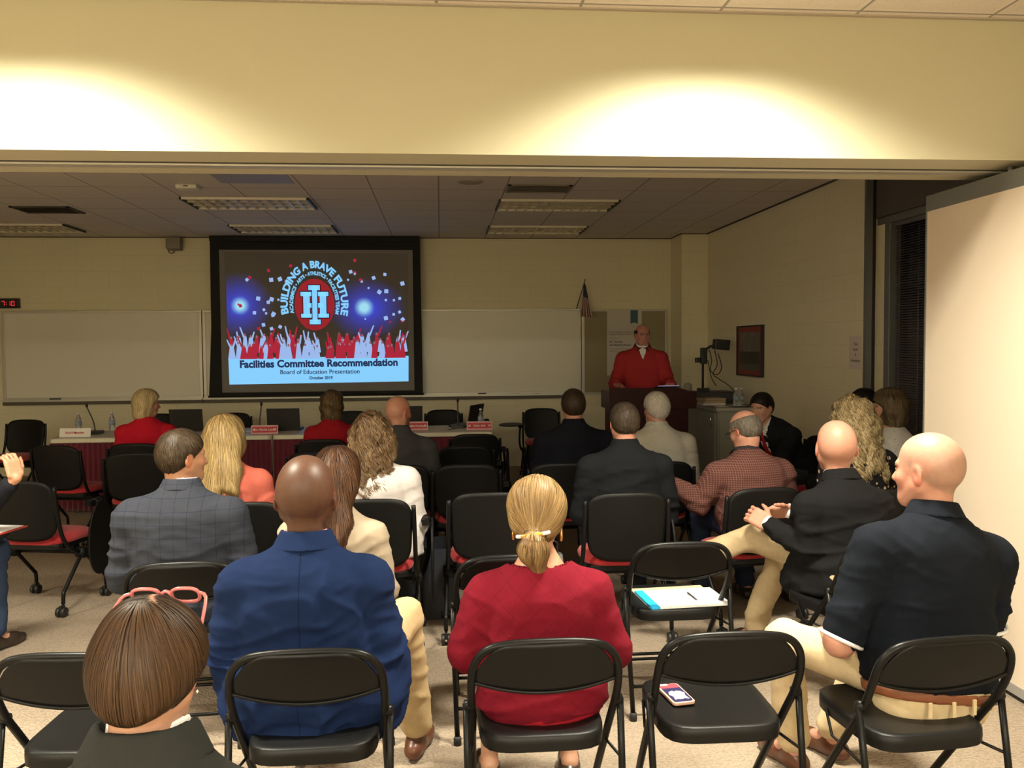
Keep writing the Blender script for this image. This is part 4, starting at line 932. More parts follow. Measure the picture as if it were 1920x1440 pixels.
def local(pos, rz, p):
    a = math.radians(-rz); x, y = p[0] - pos[0], p[1] - pos[1]
    return A(x * math.cos(a) - y * math.sin(a), x * math.sin(a) + y * math.cos(a), p[2])

def person(label, pos, rz, H, top, skin=(.62, .36, .24), sw=.19, wa=.155, bl=.0, hp=.18, ch=.175, lean=4, side=0, hyaw=0, hpitch=0, hroll=0, fem=0, hs=1.0,
           hair=None, seat=.47, stand=False, armL=None, armR=None, handL=None, handR=None, pants=(.03, .03, .035), shoe=(.03, .02, .015), legs=None,
           res=.012, hres=.006, near=False, stubble=None, arm_r=1.0, yoff=.0, extra=None, skirt=False, seed=1, sock=None):
    rs = np.random.RandomState(seed)
    root = thing('person', label, 'person', (pos[0], pos[1], 0), rz)
    pz = .93 if stand else seat + .085; pel = A(0, yoff, pz)
    la = math.radians(lean); u = A(math.sin(math.radians(side)), math.sin(la), math.cos(la)); u /= np.linalg.norm(u)
    Rh = rot(hyaw, hpitch, hroll)
    nv = A(0, .028 + .05 * math.sin(la), .122 * hs) + A(0, 0, 0)
    L = (H - .119 * hs - nv[2] - pz) / u[2]
    C7 = pel + u * L; hc = C7 + nv + Rh @ A(0, .0, .0)
    fwd = np.cross(A(1, 0, 0), u); fwd = -fwd if fwd[1] < 0 else fwd; fwd /= np.linalg.norm(fwd); rgt = np.cross(fwd, u); rgt /= np.linalg.norm(rgt)
    sc_ = .5 / max(L, .3); TT = np.array([-.30, -.12, 0, .22, .42, 1 - .33 * sc_, 1 - .22 * sc_, 1 - .10 * sc_, 1.0], f32) if not stand else np.array([-.2, -.1, 0, .25, .45, .65, .8, .9, 1.0], f32)
    TA = np.array([hp * .8, hp, hp, wa + .005 + bl * .2, wa + .008, ch * .98, ch * .97, sw * .62, .060], f32)
    TB = np.array([.09, .125, .128, .112 + bl * .5, .112 + bl * .45, .115 + .01 * fem, .108, .085, .055], f32)
    TY = np.array([.0, .0, .0, .02 + bl * .45, .01 + bl * .35, -.002, -.008, -.006, .0], f32)
    tt = np.linspace(-.35, 1.05, 64).astype(f32); ker = np.exp(-np.linspace(-1.6, 1.6, 9) ** 2); ker /= ker.sum()
    def smooth_tab(Y): y = np.interp(tt, TT, Y); return np.convolve(np.pad(y, 4, 'edge'), ker, 'valid').astype(f32)
    sA, sB, sY = smooth_tab(TA), smooth_tab(TB), smooth_tab(TY)
    def torso(P, d=0.0, t0=-.28, t1=1.0):
        q = P - pel; t = (q @ u) / L; x = q @ rgt; y = q @ fwd - np.interp(t, tt, sY)
        a = np.interp(t, tt, sA) + d; b = np.interp(t, tt, sB) + d
        k = ((np.abs(x) / a) ** 2.3 + (np.abs(y) / b) ** 2.3) ** (1 / 2.3); dd = (k - 1) * np.minimum(a, b)
        return smax(smax(dd, (t0 - t) * L - d, .05), (t - t1) * L - d, .03)
    sh = {}; arms = {}; ar0 = arm_r
    for s, nm, tgt, dflt in ((-1, 'L', armL, None), (1, 'R', armR, None)):
        Sj = C7 - u * (.135 + .02 * (ar0 - 1)) + rgt * s * sw; sh[nm] = Sj
        if tgt is None: el = Sj + A(s * .055, .03 - .1 * math.sin(la), -.27 * (L / .5) ** .5); wr = A(s * .10, el[1] + .235, pz + .10)
        else: el = np.asarray(tgt[0], f32); wr = np.asarray(tgt[1], f32)
        arms[nm] = (Sj, el, wr)
    ar = arm_r
    def arm(P, nm, d=0.0, frac=1.0, uf=1.0):
        Sj, el, wr = arms[nm]
        r = smin(rcone(P, C7 - u * .060, Sj, .050, .058 * ar), rcone(P, Sj, Sj + (el - Sj) * uf, .060 * ar, .046 * ar), .02) - d
        if frac > 0: w2 = el + (wr - el) * frac; r = smin(r, rcone(P, el, w2, .044 * ar, (.044 + (.029 - .044) * frac) * ar) - d * 1.15, .02)
        return r
    lg = {}
    for s, nm in ((-1, 'L'), (1, 'R')):
        hip = pel + A(s * .09, 0, -.01)
        if legs and nm in legs: kn, an, toe = [np.asarray(v, f32) for v in legs[nm]]
        elif stand: kn, an, toe = A(s * .10, .03, .50), A(s * .11, -.02, .09), A(s * .13, .14, .04)
        else: kn = A(s * .14, .44, seat + .055); an = A(s * .15, .40, .10); toe = A(s * .17, .55, .035)
        lg[nm] = (hip, kn, an, toe)
    def leg(P, nm, d=0.0, frac=1.0):
        hip, kn, an, toe = lg[nm]; a2 = kn + (an - kn) * frac
        return smin(rcone(P, hip, kn, .082, .056), rcone(P, kn, a2, .054, .054 + (.038 - .054) * frac), .03) - d
    nb = Rh @ A(0, -.022, -.062) * hs + hc
    rn = .056 - .008 * fem
    def neck(P): return smin(rcone(P, nb, C7 + A(0, .012, -.03), rn, rn + .004), rcone(P, C7 + fwd * .0 - u * .02, C7 - u * .03, .06, .06), .02)
    def head(P): return head_sdf(((P - hc) @ Rh) / hs, fem) * hs
    hands = {}
    for s, nm, hd in ((-1, 'L', handL), (1, 'R', handR)):
        Sj, el, wr = arms[nm]; d = wr - el; d /= np.linalg.norm(d)
        h = dict(d=d, n=A(0, 0, -1) + d * .0 + A(-s * .3, 0, 0), curl=.45, thumb=.4, spread=.06); h.update(hd or {})
        dd, nn, xx = frame_of(h['d'], h['n'])
        inward = A(-s, .2, .3); sd = 1 if (xx @ inward) > 0 else -1; sd = h.get('side', sd)
        hands[nm] = hand_prims(wr + d * .0, dd, nn, sd, h['curl'], hs * (.98 if not fem else .9), h['spread'], h['thumb'], h.get('fc'))
    # ---- the body: one signed-distance figure, sampled finer at head and hands
    def bodyf(P):
        r = smin(torso(P, -.008), neck(P), .03)
        for nm in 'LR': r = smin(r, arm(P, nm, -.003), .03); r = smin(r, leg(P, nm, -.006), .03)
        for nm in 'LR':
            hip, kn, an, toe = lg[nm]; r = smin(r, rcone(P, an - A(0, .02, .02), toe, .034, .024), .02)
        return r
    def headneck(P): return smin(smin(head(P), neck(P), .022), torso(P, -.008), .03)
    VV, FF, CC = [], [], []; nvx = 0
    def put(v, F, c):
        nonlocal nvx
        VV.append(v); FF.append(F + nvx); CC.append(c); nvx += len(v)
    sk = np.array(skin, f32)
    hl, hh = hc - .145 * hs, hc + .145 * hs; hl[2] = hc[2] - .20 * hs
    v, F = snet(headneck, hl, hh, hres)
    q = ((v - hc) @ Rh) / hs; col = np.tile(sk, (len(v), 1))
    red = np.clip(1 - ell(q, (0, .087, -.060), (.026, .016, .010)) / .004, 0, 1) * (q[:, 1] > .06); col = col * (1 - .5 * red[:, None]) + sk * A(.95, .45, .45) * .5 * red[:, None]
    ears = np.clip((np.abs(q[:, 0]) - .074) / .006, 0, 1)[:, None]; col = col * (1 - ears) + col * A(1.1, .80, .78) * ears
    chk = np.exp(-((np.abs(q[:, 0]) - .045) ** 2 + (q[:, 1] - .06) ** 2 + (q[:, 2] + .03) ** 2) / .0008)[:, None] * .5; col = col * (1 - chk * A(0, .25, .25))
    for s in (-1, 1):
        ed = np.linalg.norm(q - A(s * .031, .0845, .004), axis=1); col[ed < .0095] = (.55, .5, .47); col[np.linalg.norm(q - A(s * .031, .0845, .004), axis=1) < .0052] = (.03, .02, .015)
        lid = (np.abs(q[:, 0] - s * .031) < .018) & (np.abs(q[:, 2] - .0135) < .003) & (q[:, 1] > .06); col[lid] *= .45
        br = (np.abs(q[:, 0] - s * .030) < .021) & (np.abs(q[:, 2] - .0255 + .12 * (np.abs(q[:, 0]) - .03) ** 1) < .0042) & (q[:, 1] > .06)
        bc = np.array(hair['col'] if hair else (stubble[0] if stubble else sk * .4), f32); col[br] = col[br] * .35 + bc * .65
    if stubble:
        sc, region, amt = stubble; n = vnoise(q * 90) * .35 + .65
        if region == 'scalp': w_ = np.clip((-.66 * q[:, 1] + .75 * q[:, 2] + .005) / .01, 0, 1) * np.clip((.075 - q[:, 2]) / .03, 0, 1) * (np.abs(q[:, 0]) < .082)
        elif region == 'beard': w_ = np.clip((-.018 - q[:, 2]) / .015, 0, 1) * np.clip((q[:, 1] - .005) / .015, 0, 1) * (red < .3)
        else: w_ = np.clip((-.66 * q[:, 1] + .75 * q[:, 2] + .005) / .01, 0, 1)
        if region == 'both': pass
        w_ = (w_ * amt * n)[:, None]; col = col * (1 - w_) + np.array(sc, f32) * w_
    put(v, F, col)
    tb = 0.0
    lo = np.minimum(np.minimum(arms['L'][1], arms['R'][1]), pel - A(.25, .2, .14)) - .09; lo = np.minimum(lo, np.minimum(arms['L'][2], arms['R'][2]) - .05)
    hi = np.maximum(np.maximum(arms['L'][1], arms['R'][1]), C7) + .10; hi = np.maximum(hi, np.maximum(arms['L'][2], arms['R'][2]) + .04)
    kk = np.array([p for nm in 'LR' for p in lg[nm]]); lo2 = np.minimum(lo, kk.min(0) - .09); hi2 = np.maximum(hi, kk.max(0) + .09); hi2[2] = hl[2] + .02 * 0 + .0; hi2[2] = min(hi2[2], C7[2] + .03) if False else hl[2] + hres
    hi2[2] = max(hi2[2], max(arms['L'][2][2], arms['R'][2][2]) + .04) if max(arms['L'][2][2], arms['R'][2][2]) > hl[2] else hi2[2]
    v, F = snet(bodyf, lo2, hi2, .016 if not near else .014)
    put(v, F, np.tile(sk, (len(v), 1)))
    for nm in 'LR':
        Sj, el, wr = arms[nm]; pr = hands[nm]
        def hf(P): return smin(eval_prims(P, pr), rcone(P, el + (wr - el) * .45, wr, .036 * ar - .003, .028 * ar - .002), .012)
        pts = np.array([p[1] for p in pr] + [p[2] for p in pr if p[0] == 'c'] + [wr])
        v, F = snet(hf, pts.min(0) - .03, pts.max(0) + .03, .0042 if (handL or handR) else .006)
        c = np.tile(sk * A(1.0, .92, .90), (len(v), 1)); put(v, F, c)
    body = mesh_np('body', np.concatenate(VV), np.concatenate(FF), m_skin, root, np.concatenate(CC))
    # ---- clothes
    def wrinkle(v, F, amp, sc=1.0):
        n = vnormals(v, F); wp = vnoise(v * 4 + seed) * 2.2
        a = vnoise(np.stack([v[:, 0] * 4 * sc + wp, v[:, 1] * 4 * sc + seed, v[:, 2] * 17 * sc + wp * 1.5], 1)); b_ = vnoise(np.stack([v[:, 0] * 11 * sc + wp, v[:, 1] * 9 * sc, v[:, 2] * 24 * sc - wp * 2 + seed], 1))
        r = (1 - np.abs(2 * a - 1)) ** 2 * .75 + (1 - np.abs(2 * b_ - 1)) ** 2 * .35 - .4
        low = np.clip(1.25 - (v[:, 2] - pz) / (L * .95), .25, 1)
        return v + n * (amp * 1.5 * r * low)[:, None]
    T = dict(kind='jacket', sleeve=.97, d=.016, hem=-.16, amp=.012, neck=1.0); T.update(top)
    d0 = T['d']; hemz = T['hem']; usl = T.get('upper', 1.0)
    def topf(P):
        r = torso(P, d0, hemz - .02 if T['kind'] != 'crop' else hemz, 1.0)
        for nm in 'LR': r = smin(r, arm(P, nm, d0 - .003, T['sleeve'], usl), .022)
        if extra:
            for c, rr in extra: r = smin(r, ell(P, c, rr), .05)
        t = ((P - pel) @ u) / L; r = smax(r, (hemz - t) * L, .008)
        # neck opening
        qn = P - C7; hgt = qn @ u; rad = np.linalg.norm(qn - hgt[:, None] * u - fwd * .012, axis=1); fy = qn @ fwd
        no = T.get('open', .070); r = smax(r, -(np.maximum(rad - no, -(hgt + T.get('drop', .03) + np.clip(fy, 0, .1) * T.get('vee', 1.0)))), .006)
        if T.get('vcut'):
            x = qn @ rgt; wdg = np.maximum(np.abs(x) - (.050 + hgt * (.050 / T['vcut'])), .02 - fy); r = smax(r, -wdg, .006)
        return r
    v, F = snet(topf, lo - A(.03, .03, .04), hi + A(.03, .03, .03), res); v = wrinkle(v, F, T['amp'])
    tm = T['mat']; main = mesh_np(T['name'], v, F, tm, root)
    if T['kind'] == 'jacket' or T.get('collar'):
        cw = T.get('cw', .045); cr = T.get('cr', .072); lap = T['kind'] == 'jacket'
        def colf(P, rr=cr, w_=cw, th=.006, drop=.012):
            qn = P - C7; hgt = qn @ u; fy = qn @ fwd - .014; x = qn @ rgt; rad = np.sqrt(x * x + fy * fy * .92); fr = np.clip(fy / .06, -1, 1)
            mid = .010 - np.clip(fr, 0, 1) * .050; ww = w_ * .55
            cone = np.abs(rad - (rr + .008 - (hgt - mid) * .50)) - th
            return smax(smax(cone, np.abs(hgt - mid - .002) - ww, .004), (fy - .055) if lap else (fy - .075), .005)
        v, F = snet(colf, C7 - .14, C7 + .13, .005 if near else .007); mesh_np('collar', v, F, T.get('cmat', tm), main)
    if T.get('shirt'):
        def shf(P):
            qn = P - C7; hgt = qn @ u; fy = qn @ fwd - .014 - (hgt + .0) * .25; x = qn @ rgt; rad = np.sqrt(x * x + fy * fy); fr = np.clip(fy / .06, -1, 1)
            mid = .012 - np.clip(fr, 0, 1) * .03; cone = np.abs(rad - (rn + .010 + .00)) - .0035
            return smax(cone, np.abs(hgt - mid) - .030, .004)
        v, F = snet(shf, C7 - .13, C7 + .13, .005); so_ = mesh_np('shirt_collar', v, F, T['shirt'], root)
        if T.get('cuff'):
            for nm in 'LR':
                Sj, el, wr = arms[nm]; dr = (wr - el) / np.linalg.norm(wr - el); b = MB()
                c0 = wr - dr * .025; c1 = wr + dr * .012; b.tube([tuple(c0), tuple(c1)], .0335 * ar + .004, 18); b.build('shirt_cuff', T['shirt'], root)
    if T.get('band') is not None:
        for nm in 'LR':
            Sj, el, wr = arms[nm]; c0 = Sj + (el - Sj) * (usl + .02); dr = (el - Sj) / np.linalg.norm(el - Sj); rr_ = (.060 + (.046 - .060) * usl) * ar + d0 + .001
            b = MB(); ax_ = frame_of(dr, A(0, 1, 0)); b.tube([tuple(c0 + dr * (.030 + rr_ * 0) + rr_ * .93 * (math.cos(a) * ax_[1] + math.sin(a) * ax_[2])) for a in [k * math.pi / 16 for k in range(32)]], .0065, 8, closed=True); b.build('sleeve_trim', T['band'], main)
    if T.get('vshirt') is not None:
        def vf(P):
            r = torso(P, d0 - .007, .55, 1.0); qn = P - C7; hgt = qn @ u; fy = qn @ fwd; return smax(r, -(fy - .0), .004)
        v, F = snet(vf, C7 - A(.14, .08, .28), C7 + A(.14, .22, .03), .008); mesh_np('shirt', v, F, T['vshirt'], root)
    if T.get('front'):       # shirt front and tie seen between the lapels
        fm, tie = T['front']
        def ff(P):
            r = torso(P, d0 + .0035, .45, .97); x = (P - C7) @ rgt; h_ = -(P - C7) @ u; return smax(smax(r, np.abs(x) - .012 - np.clip(.30 - h_, 0, .3) * .17, .003), -((P - pel) @ fwd - np.interp(((P - pel) @ u) / L, tt, sY)) + .03, .004)
        v, F = snet(ff, C7 - A(.12, .1, .40), C7 + A(.12, .3, .04), .007); mesh_np('shirt_front', v, F, fm, root)
        if tie is not None:
            def tf(P):
                r = torso(P, d0 + .009, .25, .96); x = (P - C7) @ rgt; h_ = -(P - C7) @ u; return smax(smax(r, np.abs(x) - .016 - np.clip(h_ - .06, 0, .4) * .06, .003), -((P - pel) @ fwd - np.interp(((P - pel) @ u) / L, tt, sY)) + .03, .004)
            v, F = snet(tf, C7 - A(.1, .12, .42), C7 + A(.1, .34, .03), .006); mesh_np('tie', v, F, tie, root)
    pm = wcloth('trousers_%d_%d_%d' % tuple(int(c * 255) for c in pants), pants, bscale=500)
    def pf(P):
        r = torso(P, .008, -.3, .14 if not stand else .1); t = ((P - pel) @ u) / L; r = smax(r, (t - T.get('waist', .12)) * L, .006)
        for nm in 'LR':
            hip, kn, an, toe = lg[nm]; r = smin(r, leg(P, nm, .010, .25 if skirt else .93), .03)
            if not skirt: r = smin(r, rcone(P, kn + (an - kn) * .4, kn + (an - kn) * .93, .056, .056), .03)
        if skirt: r = smin(r, rcone(P, lg['L'][1], lg['R'][1], .075, .075), .08)
        return r
    lo3 = kk.min(0) - .10; hi3 = kk.max(0) + .10; lo3 = np.minimum(lo3, pel - A(hp + .04, .17, .14)); hi3 = np.maximum(hi3, pel + A(hp + .04, .17, .13))
    v, F = snet(pf, lo3, hi3, max(res, .013)); v = wrinkle(v, F, .010, .9); v[:, 2] = np.maximum(v[:, 2], .03); trs = mesh_np('skirt' if skirt else 'trousers', v, F, pm, root)
    if T.get('belt'):
        def bf_(P):
            r = np.abs(torso(P, .019, -.3, .5)) - .005; t = ((P - pel) @ u) * 1.0; return smax(r, np.abs(t - T.get('beltz', .06)) - .017, .003)
        v, F = snet(bf_, pel - A(.3, .25, .1), pel + A(.3, .28, .16), .007); be = mesh_np('belt', v, F, T['belt'], root)
        b = MB()
        for x in (-.11, -.035, .04, .12):
            tpos = pel + u * T.get('beltz', .06); yy = -(np.interp(T.get('beltz', .06) / L, tt, sB) + .026) * (1 - (abs(x) / (hp + .02)) ** 2.3) ** (1 / 2.3)
            b.box((tpos[0] + x, tpos[1] + yy, tpos[2]), (.011, .006, .048))
        b.build('belt_loop', pm, trs)
    sm = mat('shoe_%d_%d' % (int(shoe[0] * 255), int(shoe[2] * 255)), shoe, .35, spec=.5)
    for nm in 'LR':
        hip, kn, an, toe = lg[nm]; f_ = toe - an; f_[2] = 0; f_ /= max(np.linalg.norm(f_), 1e-6); heel = A(an[0], an[1], toe[2]) - f_ * .045; base = toe[2] - .035
        zz = an[2] - .065
        def sf(P):
            r = smin(rcone(P, heel + A(0, 0, .008), heel + f_ * .17, .036, .038), rcone(P, heel + f_ * .15, heel + f_ * .225 - A(0, 0, .008), .038, .026), .02)
            r = smin(r, rcone(P, A(an[0], an[1], toe[2] + .03), an + A(0, 0, -.01), .040, .037), .03); r = smax(r, base + .002 - P[:, 2], .004)
            return smax(r, (P[:, 2] - toe[2] - .055 - .25 * np.clip(.06 - ((P - heel) @ f_), 0, .1)), .006)
        v, F = snet(sf, np.minimum(heel, heel + f_ * .25) - .06, np.maximum(heel, heel + f_ * .25) + .10, .008); mesh_np('shoe', v, F, sm, root)
    # ---- hair
    if hair:
        st = hair['style']; kc = hair.get('k', .6); hc3 = np.array(hair['col'], f32) * kc; off = hair.get('off', .012); Rt = Rh
        def toq(P): return ((P - hc) @ Rh) / hs
        def cap(q, o, zt=None, k=.010, shift=0.0):
            r = skull(q) - o; g = -(-.66 * q[:, 1] + .75 * q[:, 2] + .010 + shift) ; r = smax(r, g, k)
            for s in (-1, 1): r = smax(r, -ell(q, (s * .082, .0, -.012), (.030, .020, .034)), .006)
            if zt is not None: r = smax(smax(r, q[:, 2] - zt, .012), q[:, 1] - .035, .008)
            return r
        ns = hair.get('n', 900); seg = 6; ds = .012; wd = .0011; wig = 0; fq = 40; tip = .0; dn = Rh.T @ A(0, 0, -1)
        crown = A(*hair.get('crown', (0.0, -.045, .11)))
        dirf = lambda q: (q - crown) * 6 + dn * .25
        if st == 'short': F_ = lambda q: cap(q, off + .0025 * (vnoise(q * 60) - .5)); seg, ds, tip = 4, .008, .004
        elif st == 'fringe': F_ = lambda q: cap(q, off + .002 * (vnoise(q * 60) - .5), hair.get('zt', .055)); seg, ds, tip = 4, .008, .003; dirf = lambda q: np.tile(dn, (len(q), 1)) + A(0, -.3, 0)
        elif st == 'thin': F_ = lambda q: cap(q, off + .002 * (vnoise(q * 60) - .5)); seg, ds = 4, .008
        elif st == 'pixie':
            def F_(q):
                r = cap(q, off + .003 * (vnoise(q * 25) - .5), shift=.004); r = smin(r, ell(q, (0, -.055, -.02), (.068, .058, .078)), .03); r = smin(r, ell(q, (-.055, .0, .01), (.036, .060, .050)), .03)
                r = smin(r, ell(q, (.05, -.01, .028), (.043, .058, .055)), .03); r = smax(r, ell(q, (.094, .01, -.035), (.026, .034, .040)) * -1, .01); return smax(r, -(q[:, 2] + .080 - 7 * q[:, 0] ** 2 + .25 * np.clip(q[:, 1] + .05, 0, 1)), .012)
            seg, ds, wd = 9, .012, .0010; 
            def xp(q): return .012 + .007 * np.sin(q[:, 1] * 80)
            def dirf(q):
                w_ = np.clip((q[:, 1:2] - crown[1] + .012) / .03, 0, 1); sd_ = np.tanh((q[:, 0] - xp(q)) / .005)[:, None]
                return ((q - crown) * A(7, 5, 3) + A(.12, .1, -.5)) * (1 - w_) + w_ * (sd_ * A(.85, 0, 0) + A(0, .1, -.25))
        elif st in ('bob', 'wavybob'):
            ln = hair.get('len', .13)
            def F_(q):
                r = cap(q, off, shift=.004); r = smin(r, ell(q, (0, -.030, -.025), (.096, .092, .075 + ln * .40)), .03); r = smin(r, ell(q, (0, -.045, -ln * .72), (.088, .070, .052)), .03)
                r = smax(r, -(ln + .012 + q[:, 2] ) * -1 if False else -(q[:, 2] + ln), .02)
                if st == 'wavybob': r = r - .010 * (vnoise(q * A(22, 22, 12)) - .5) - .006 * np.sin(q[:, 2] * 60 + q[:, 0] * 30)
                return smax(r, -ell(q, (0, .115, -.035), (.066, .085, .095)), .018)
            seg, ds, wd = 9, .014, .0014; dirf = lambda q: (q - crown) * A(3, 3, 0) * np.clip((q[:, 2:3] + .0) / .1, 0, 1) + dn * 1.0 - A(0, .15, 0); wig = .0025 if st == 'wavybob' else .0005; fq = 70
        elif st in ('long', 'curly'):
            ln = hair.get('len', .30); sp = hair.get('spread', .06); sx = hair.get('sx', 0.0); vol = hair.get('vol', 0.0)
            def F_(q0):
                q = q0.copy(); dn_ = np.clip(-q[:, 2] * 8, 0, 1); q[:, 0] += .009 * np.sin(q[:, 2] * 34 + q[:, 1] * 15) * dn_; q[:, 2] += .05 * (vnoise(q * A(26, 26, 0)) - .5) * dn_
                r = cap(q, off + vol * .5, shift=.004); r = smin(r, ell(q, (0, -.025, -.01), (.092 + vol, .090 + vol, .10 + vol * .6)), .03)
                for s in (-1, 1): r = smin(r, rcone(q, (s * .055, -.055, -.03), (s * sp + sx, -.125, -ln), .050 + vol, .032 + vol * .7), .035)
                r = smin(r, rcone(q, (0, -.065, -.03), (sx, -.140, -ln * .97), .062 + vol, .036 + vol * .6), .04)
                if st == 'curly': r = r - .032 * (vnoise(q * 22) - .5) - .016 * (vnoise(q * 50) - .5)
                else: r = r - .008 * (vnoise(q * A(28, 28, 7)) - .5)
                return smax(r, -ell(q, (0, .115, -.04), (.064, .085, .10)), .018)
            seg, ds = (10, .014) if st == 'curly' else (12, .018); wd = .0018 if st == 'curly' else .0016; wig = .009 if st == 'curly' else .0035; fq = 95 if st == 'curly' else 22; tip = .012 if st == 'curly' else .004
            dirf = lambda q: (q - crown) * A(3, 3, 0) * np.clip((q[:, 2:3] + .0) / .1, 0, 1) + dn * 1.0
        elif st == 'ponytail':
            kn_ = A(.004, -.118, -.055)
            def F_(q):
                r = cap(q, off + .004 * (vnoise(q * 20) - .5), shift=-.004); r = smin(r, ell(q, (0, -.03, .045), (.088, .082, .078)), .03); r = smin(r, ell(q, (0, -.07, -.02), (.068, .05, .055)), .03)
                r = smin(r, rcone(q, kn_, kn_ + A(0, -.018, -.038), .032, .048), .012); r = smin(r, rcone(q, kn_ + A(0, -.020, -.035), kn_ + A(.014, .012, -.105), .046, .024), .02)
                return r - .004 * (vnoise(q * A(40, 40, 9)) - .5)
            seg, ds, wd = 9, .013, .0013
            def dirf(q):
                v_ = kn_ - q; up = (q[:, 2:3] > kn_[2] - .005); v_ = v_ / np.linalg.norm(v_, axis=1, keepdims=True); return np.where(up, v_, A(0, .1, -1) + (q - kn_) * A(4, 2, 0))
        bq = .16; zlo = -hair.get('len', .13) - .06 if st in ('long', 'curly', 'bob', 'wavybob') else -.19
        v, F = snet(F_, A(-bq - abs(hair.get('sx', 0)), -.25, zlo), A(bq + abs(hair.get('sx', 0)), .14, .16), hair.get('res', .006 if not near else .0045))
        nz = vnoise(v * A(60, 60, 14)); c0 = hc3 * (.75 + .4 * nz[:, None]); c2 = np.array(hair.get('col2', hair['col']), f32) * kc
        VV, FF, CC = [v], [F], [c0]
        if st == 'pixie':
            pt_ = (np.abs(v[:, 0] - xp(v)) < .0045) & (v[:, 1] > crown[1] - .012) & (v[:, 2] > .08); c0[pt_] = sk * .75
            ok_ = np.where(~((np.abs(v[:, 0] - xp(v)) < .0028) & (v[:, 1] > crown[1] - .012)))[0]; sel = ok_[rs.randint(0, len(ok_), ns)]
        else: sel = rs.randint(0, len(v), ns)
        sd = v[sel]; mixv = (rs.rand(ns, 1) ** 1.5 * .6 + .6 * (vnoise(sd * A(30, 30, 6))[:, None])).clip(0, 1).astype(f32)
        cols = (hc3 * (1 - mixv) + c2 * mixv) * rs.uniform(.75, 1.25, (ns, 1)).astype(f32)
        if ns:
            sv, sF, sC = strands(F_, sd, dirf, seg, ds, .0006 if st in ('short', 'fringe', 'thin', 'pixie') else .0015, wd * hair.get('wk', 1.0), hair.get('wig', wig), fq, rs, .0008 if st in ('short', 'thin', 'fringe') else .0016, cols, tip)
            VV.append(sv); FF.append(sF + len(v)); CC.append(sC)
        hv = np.concatenate(VV) * hs @ Rh.T + hc
        mesh_np('hair', hv, np.concatenate(FF), m_hair, root, np.concatenate(CC))
    bpy.context.view_layer.update()
    return root, dict(hc=hc, Rh=Rh, hs=hs, C7=C7, arms=arms, pel=pel, L=L, u=u)
def headpart(info, mb_name, mb, m, root):
    M = info['Rh']; mb.v = [tuple(info['hc'] + M @ (np.array(v, f32) * info['hs'])) for v in mb.v]; return mb.build(mb_name, m, root)
def glasses(info, root, m, off=(0, 0, 0), tilt=0, r=.0017, name='glasses', lens=True, sc=1.0):
    b = MB(); R_ = Matrix.Rotation(math.radians(tilt), 3, 'X')
    def T_(p): q = R_ @ (Vector(p) * sc); return (q.x + off[0], q.y + off[1], q.z + off[2])
    for s in (-1, 1):
        b.tube([T_((s * .034 + .024 * math.copysign(abs(math.cos(a)) ** .7, math.cos(a)), .100, .002 + .017 * math.copysign(abs(math.sin(a)) ** .7, math.sin(a)))) for a in [k * 2 * math.pi / 20 for k in range(20)]], r, 6, closed=True)
        b.tube([T_((s * .058, .100, .008)), T_((s * .073, .088, .008)), T_((s * .080, .03, .006)), T_((s * .082, -.005, .002)), T_((s * .080, -.02, -.018))], r, 6, smooth_path=3)
    b.tube([T_((-.010, .100, .004)), T_((0, .104, .008)), T_((.010, .100, .004))], r, 6, smooth_path=3)
    return headpart(info, name, b, m, root)
W_SH = wcloth('white_shirt', (0.75, 0.73, 0.72)); LAV = wcloth('lavender_shirt', (0.62, 0.56, 0.68))
FAIR = (.47, .25, .165); PINK = (.48, .235, .165); TAN = (.41, .205, .12)
def jk(mat_, **k):
    d = dict(kind='jacket', name='jacket', mat=mat_, sleeve=.93, d=.020, hem=-.20, amp=.013); d.update(k); return d
def sw_(mat_, name='sweater', **k):
    d = dict(kind='top', name=name, mat=mat_, sleeve=.93, d=.012, hem=-.16, amp=.011, open=.066, vee=.5); d.update(k); return d

# row nearest the camera
pos = (-.462, 1.26)
r_, i_ = person('woman in dark grey jacket with pink glasses on her short brown hair', pos, 0, 1.248, jk(wcloth('charcoal_green_jacket', (0.021, 0.022, 0.020)), collar=True, cw=.05, cr=.078, shirt=W_SH, amp=.010), near=True,
    skin=FAIR, sw=.175, wa=.15, fem=1, lean=7, hpitch=14, hyaw=-2, hres=.0045, res=.010, seat=.465, hs=.90,
    hair=dict(style='pixie', wk=.8, col=(.075, .036, .018), col2=(.20, .105, .05), n=12000, off=.008, crown=(.012, -.045, .115), k=.38), pants=(.02, .02, .022), seed=3)
glasses(i_, r_, mat('pink_acetate', (0.60, 0.16, 0.16), 0.2, spec=.6), off=(0, -.012, .046), tilt=45, r=.0034, sc=1.05)
b = MB()
for s in (1,): b.lathe([(0, -.004), (.004, 0), (0, .004)], (s * .083, .004, -.040), 8)
headpart(i_, 'earring', b, m_chrome, r_)

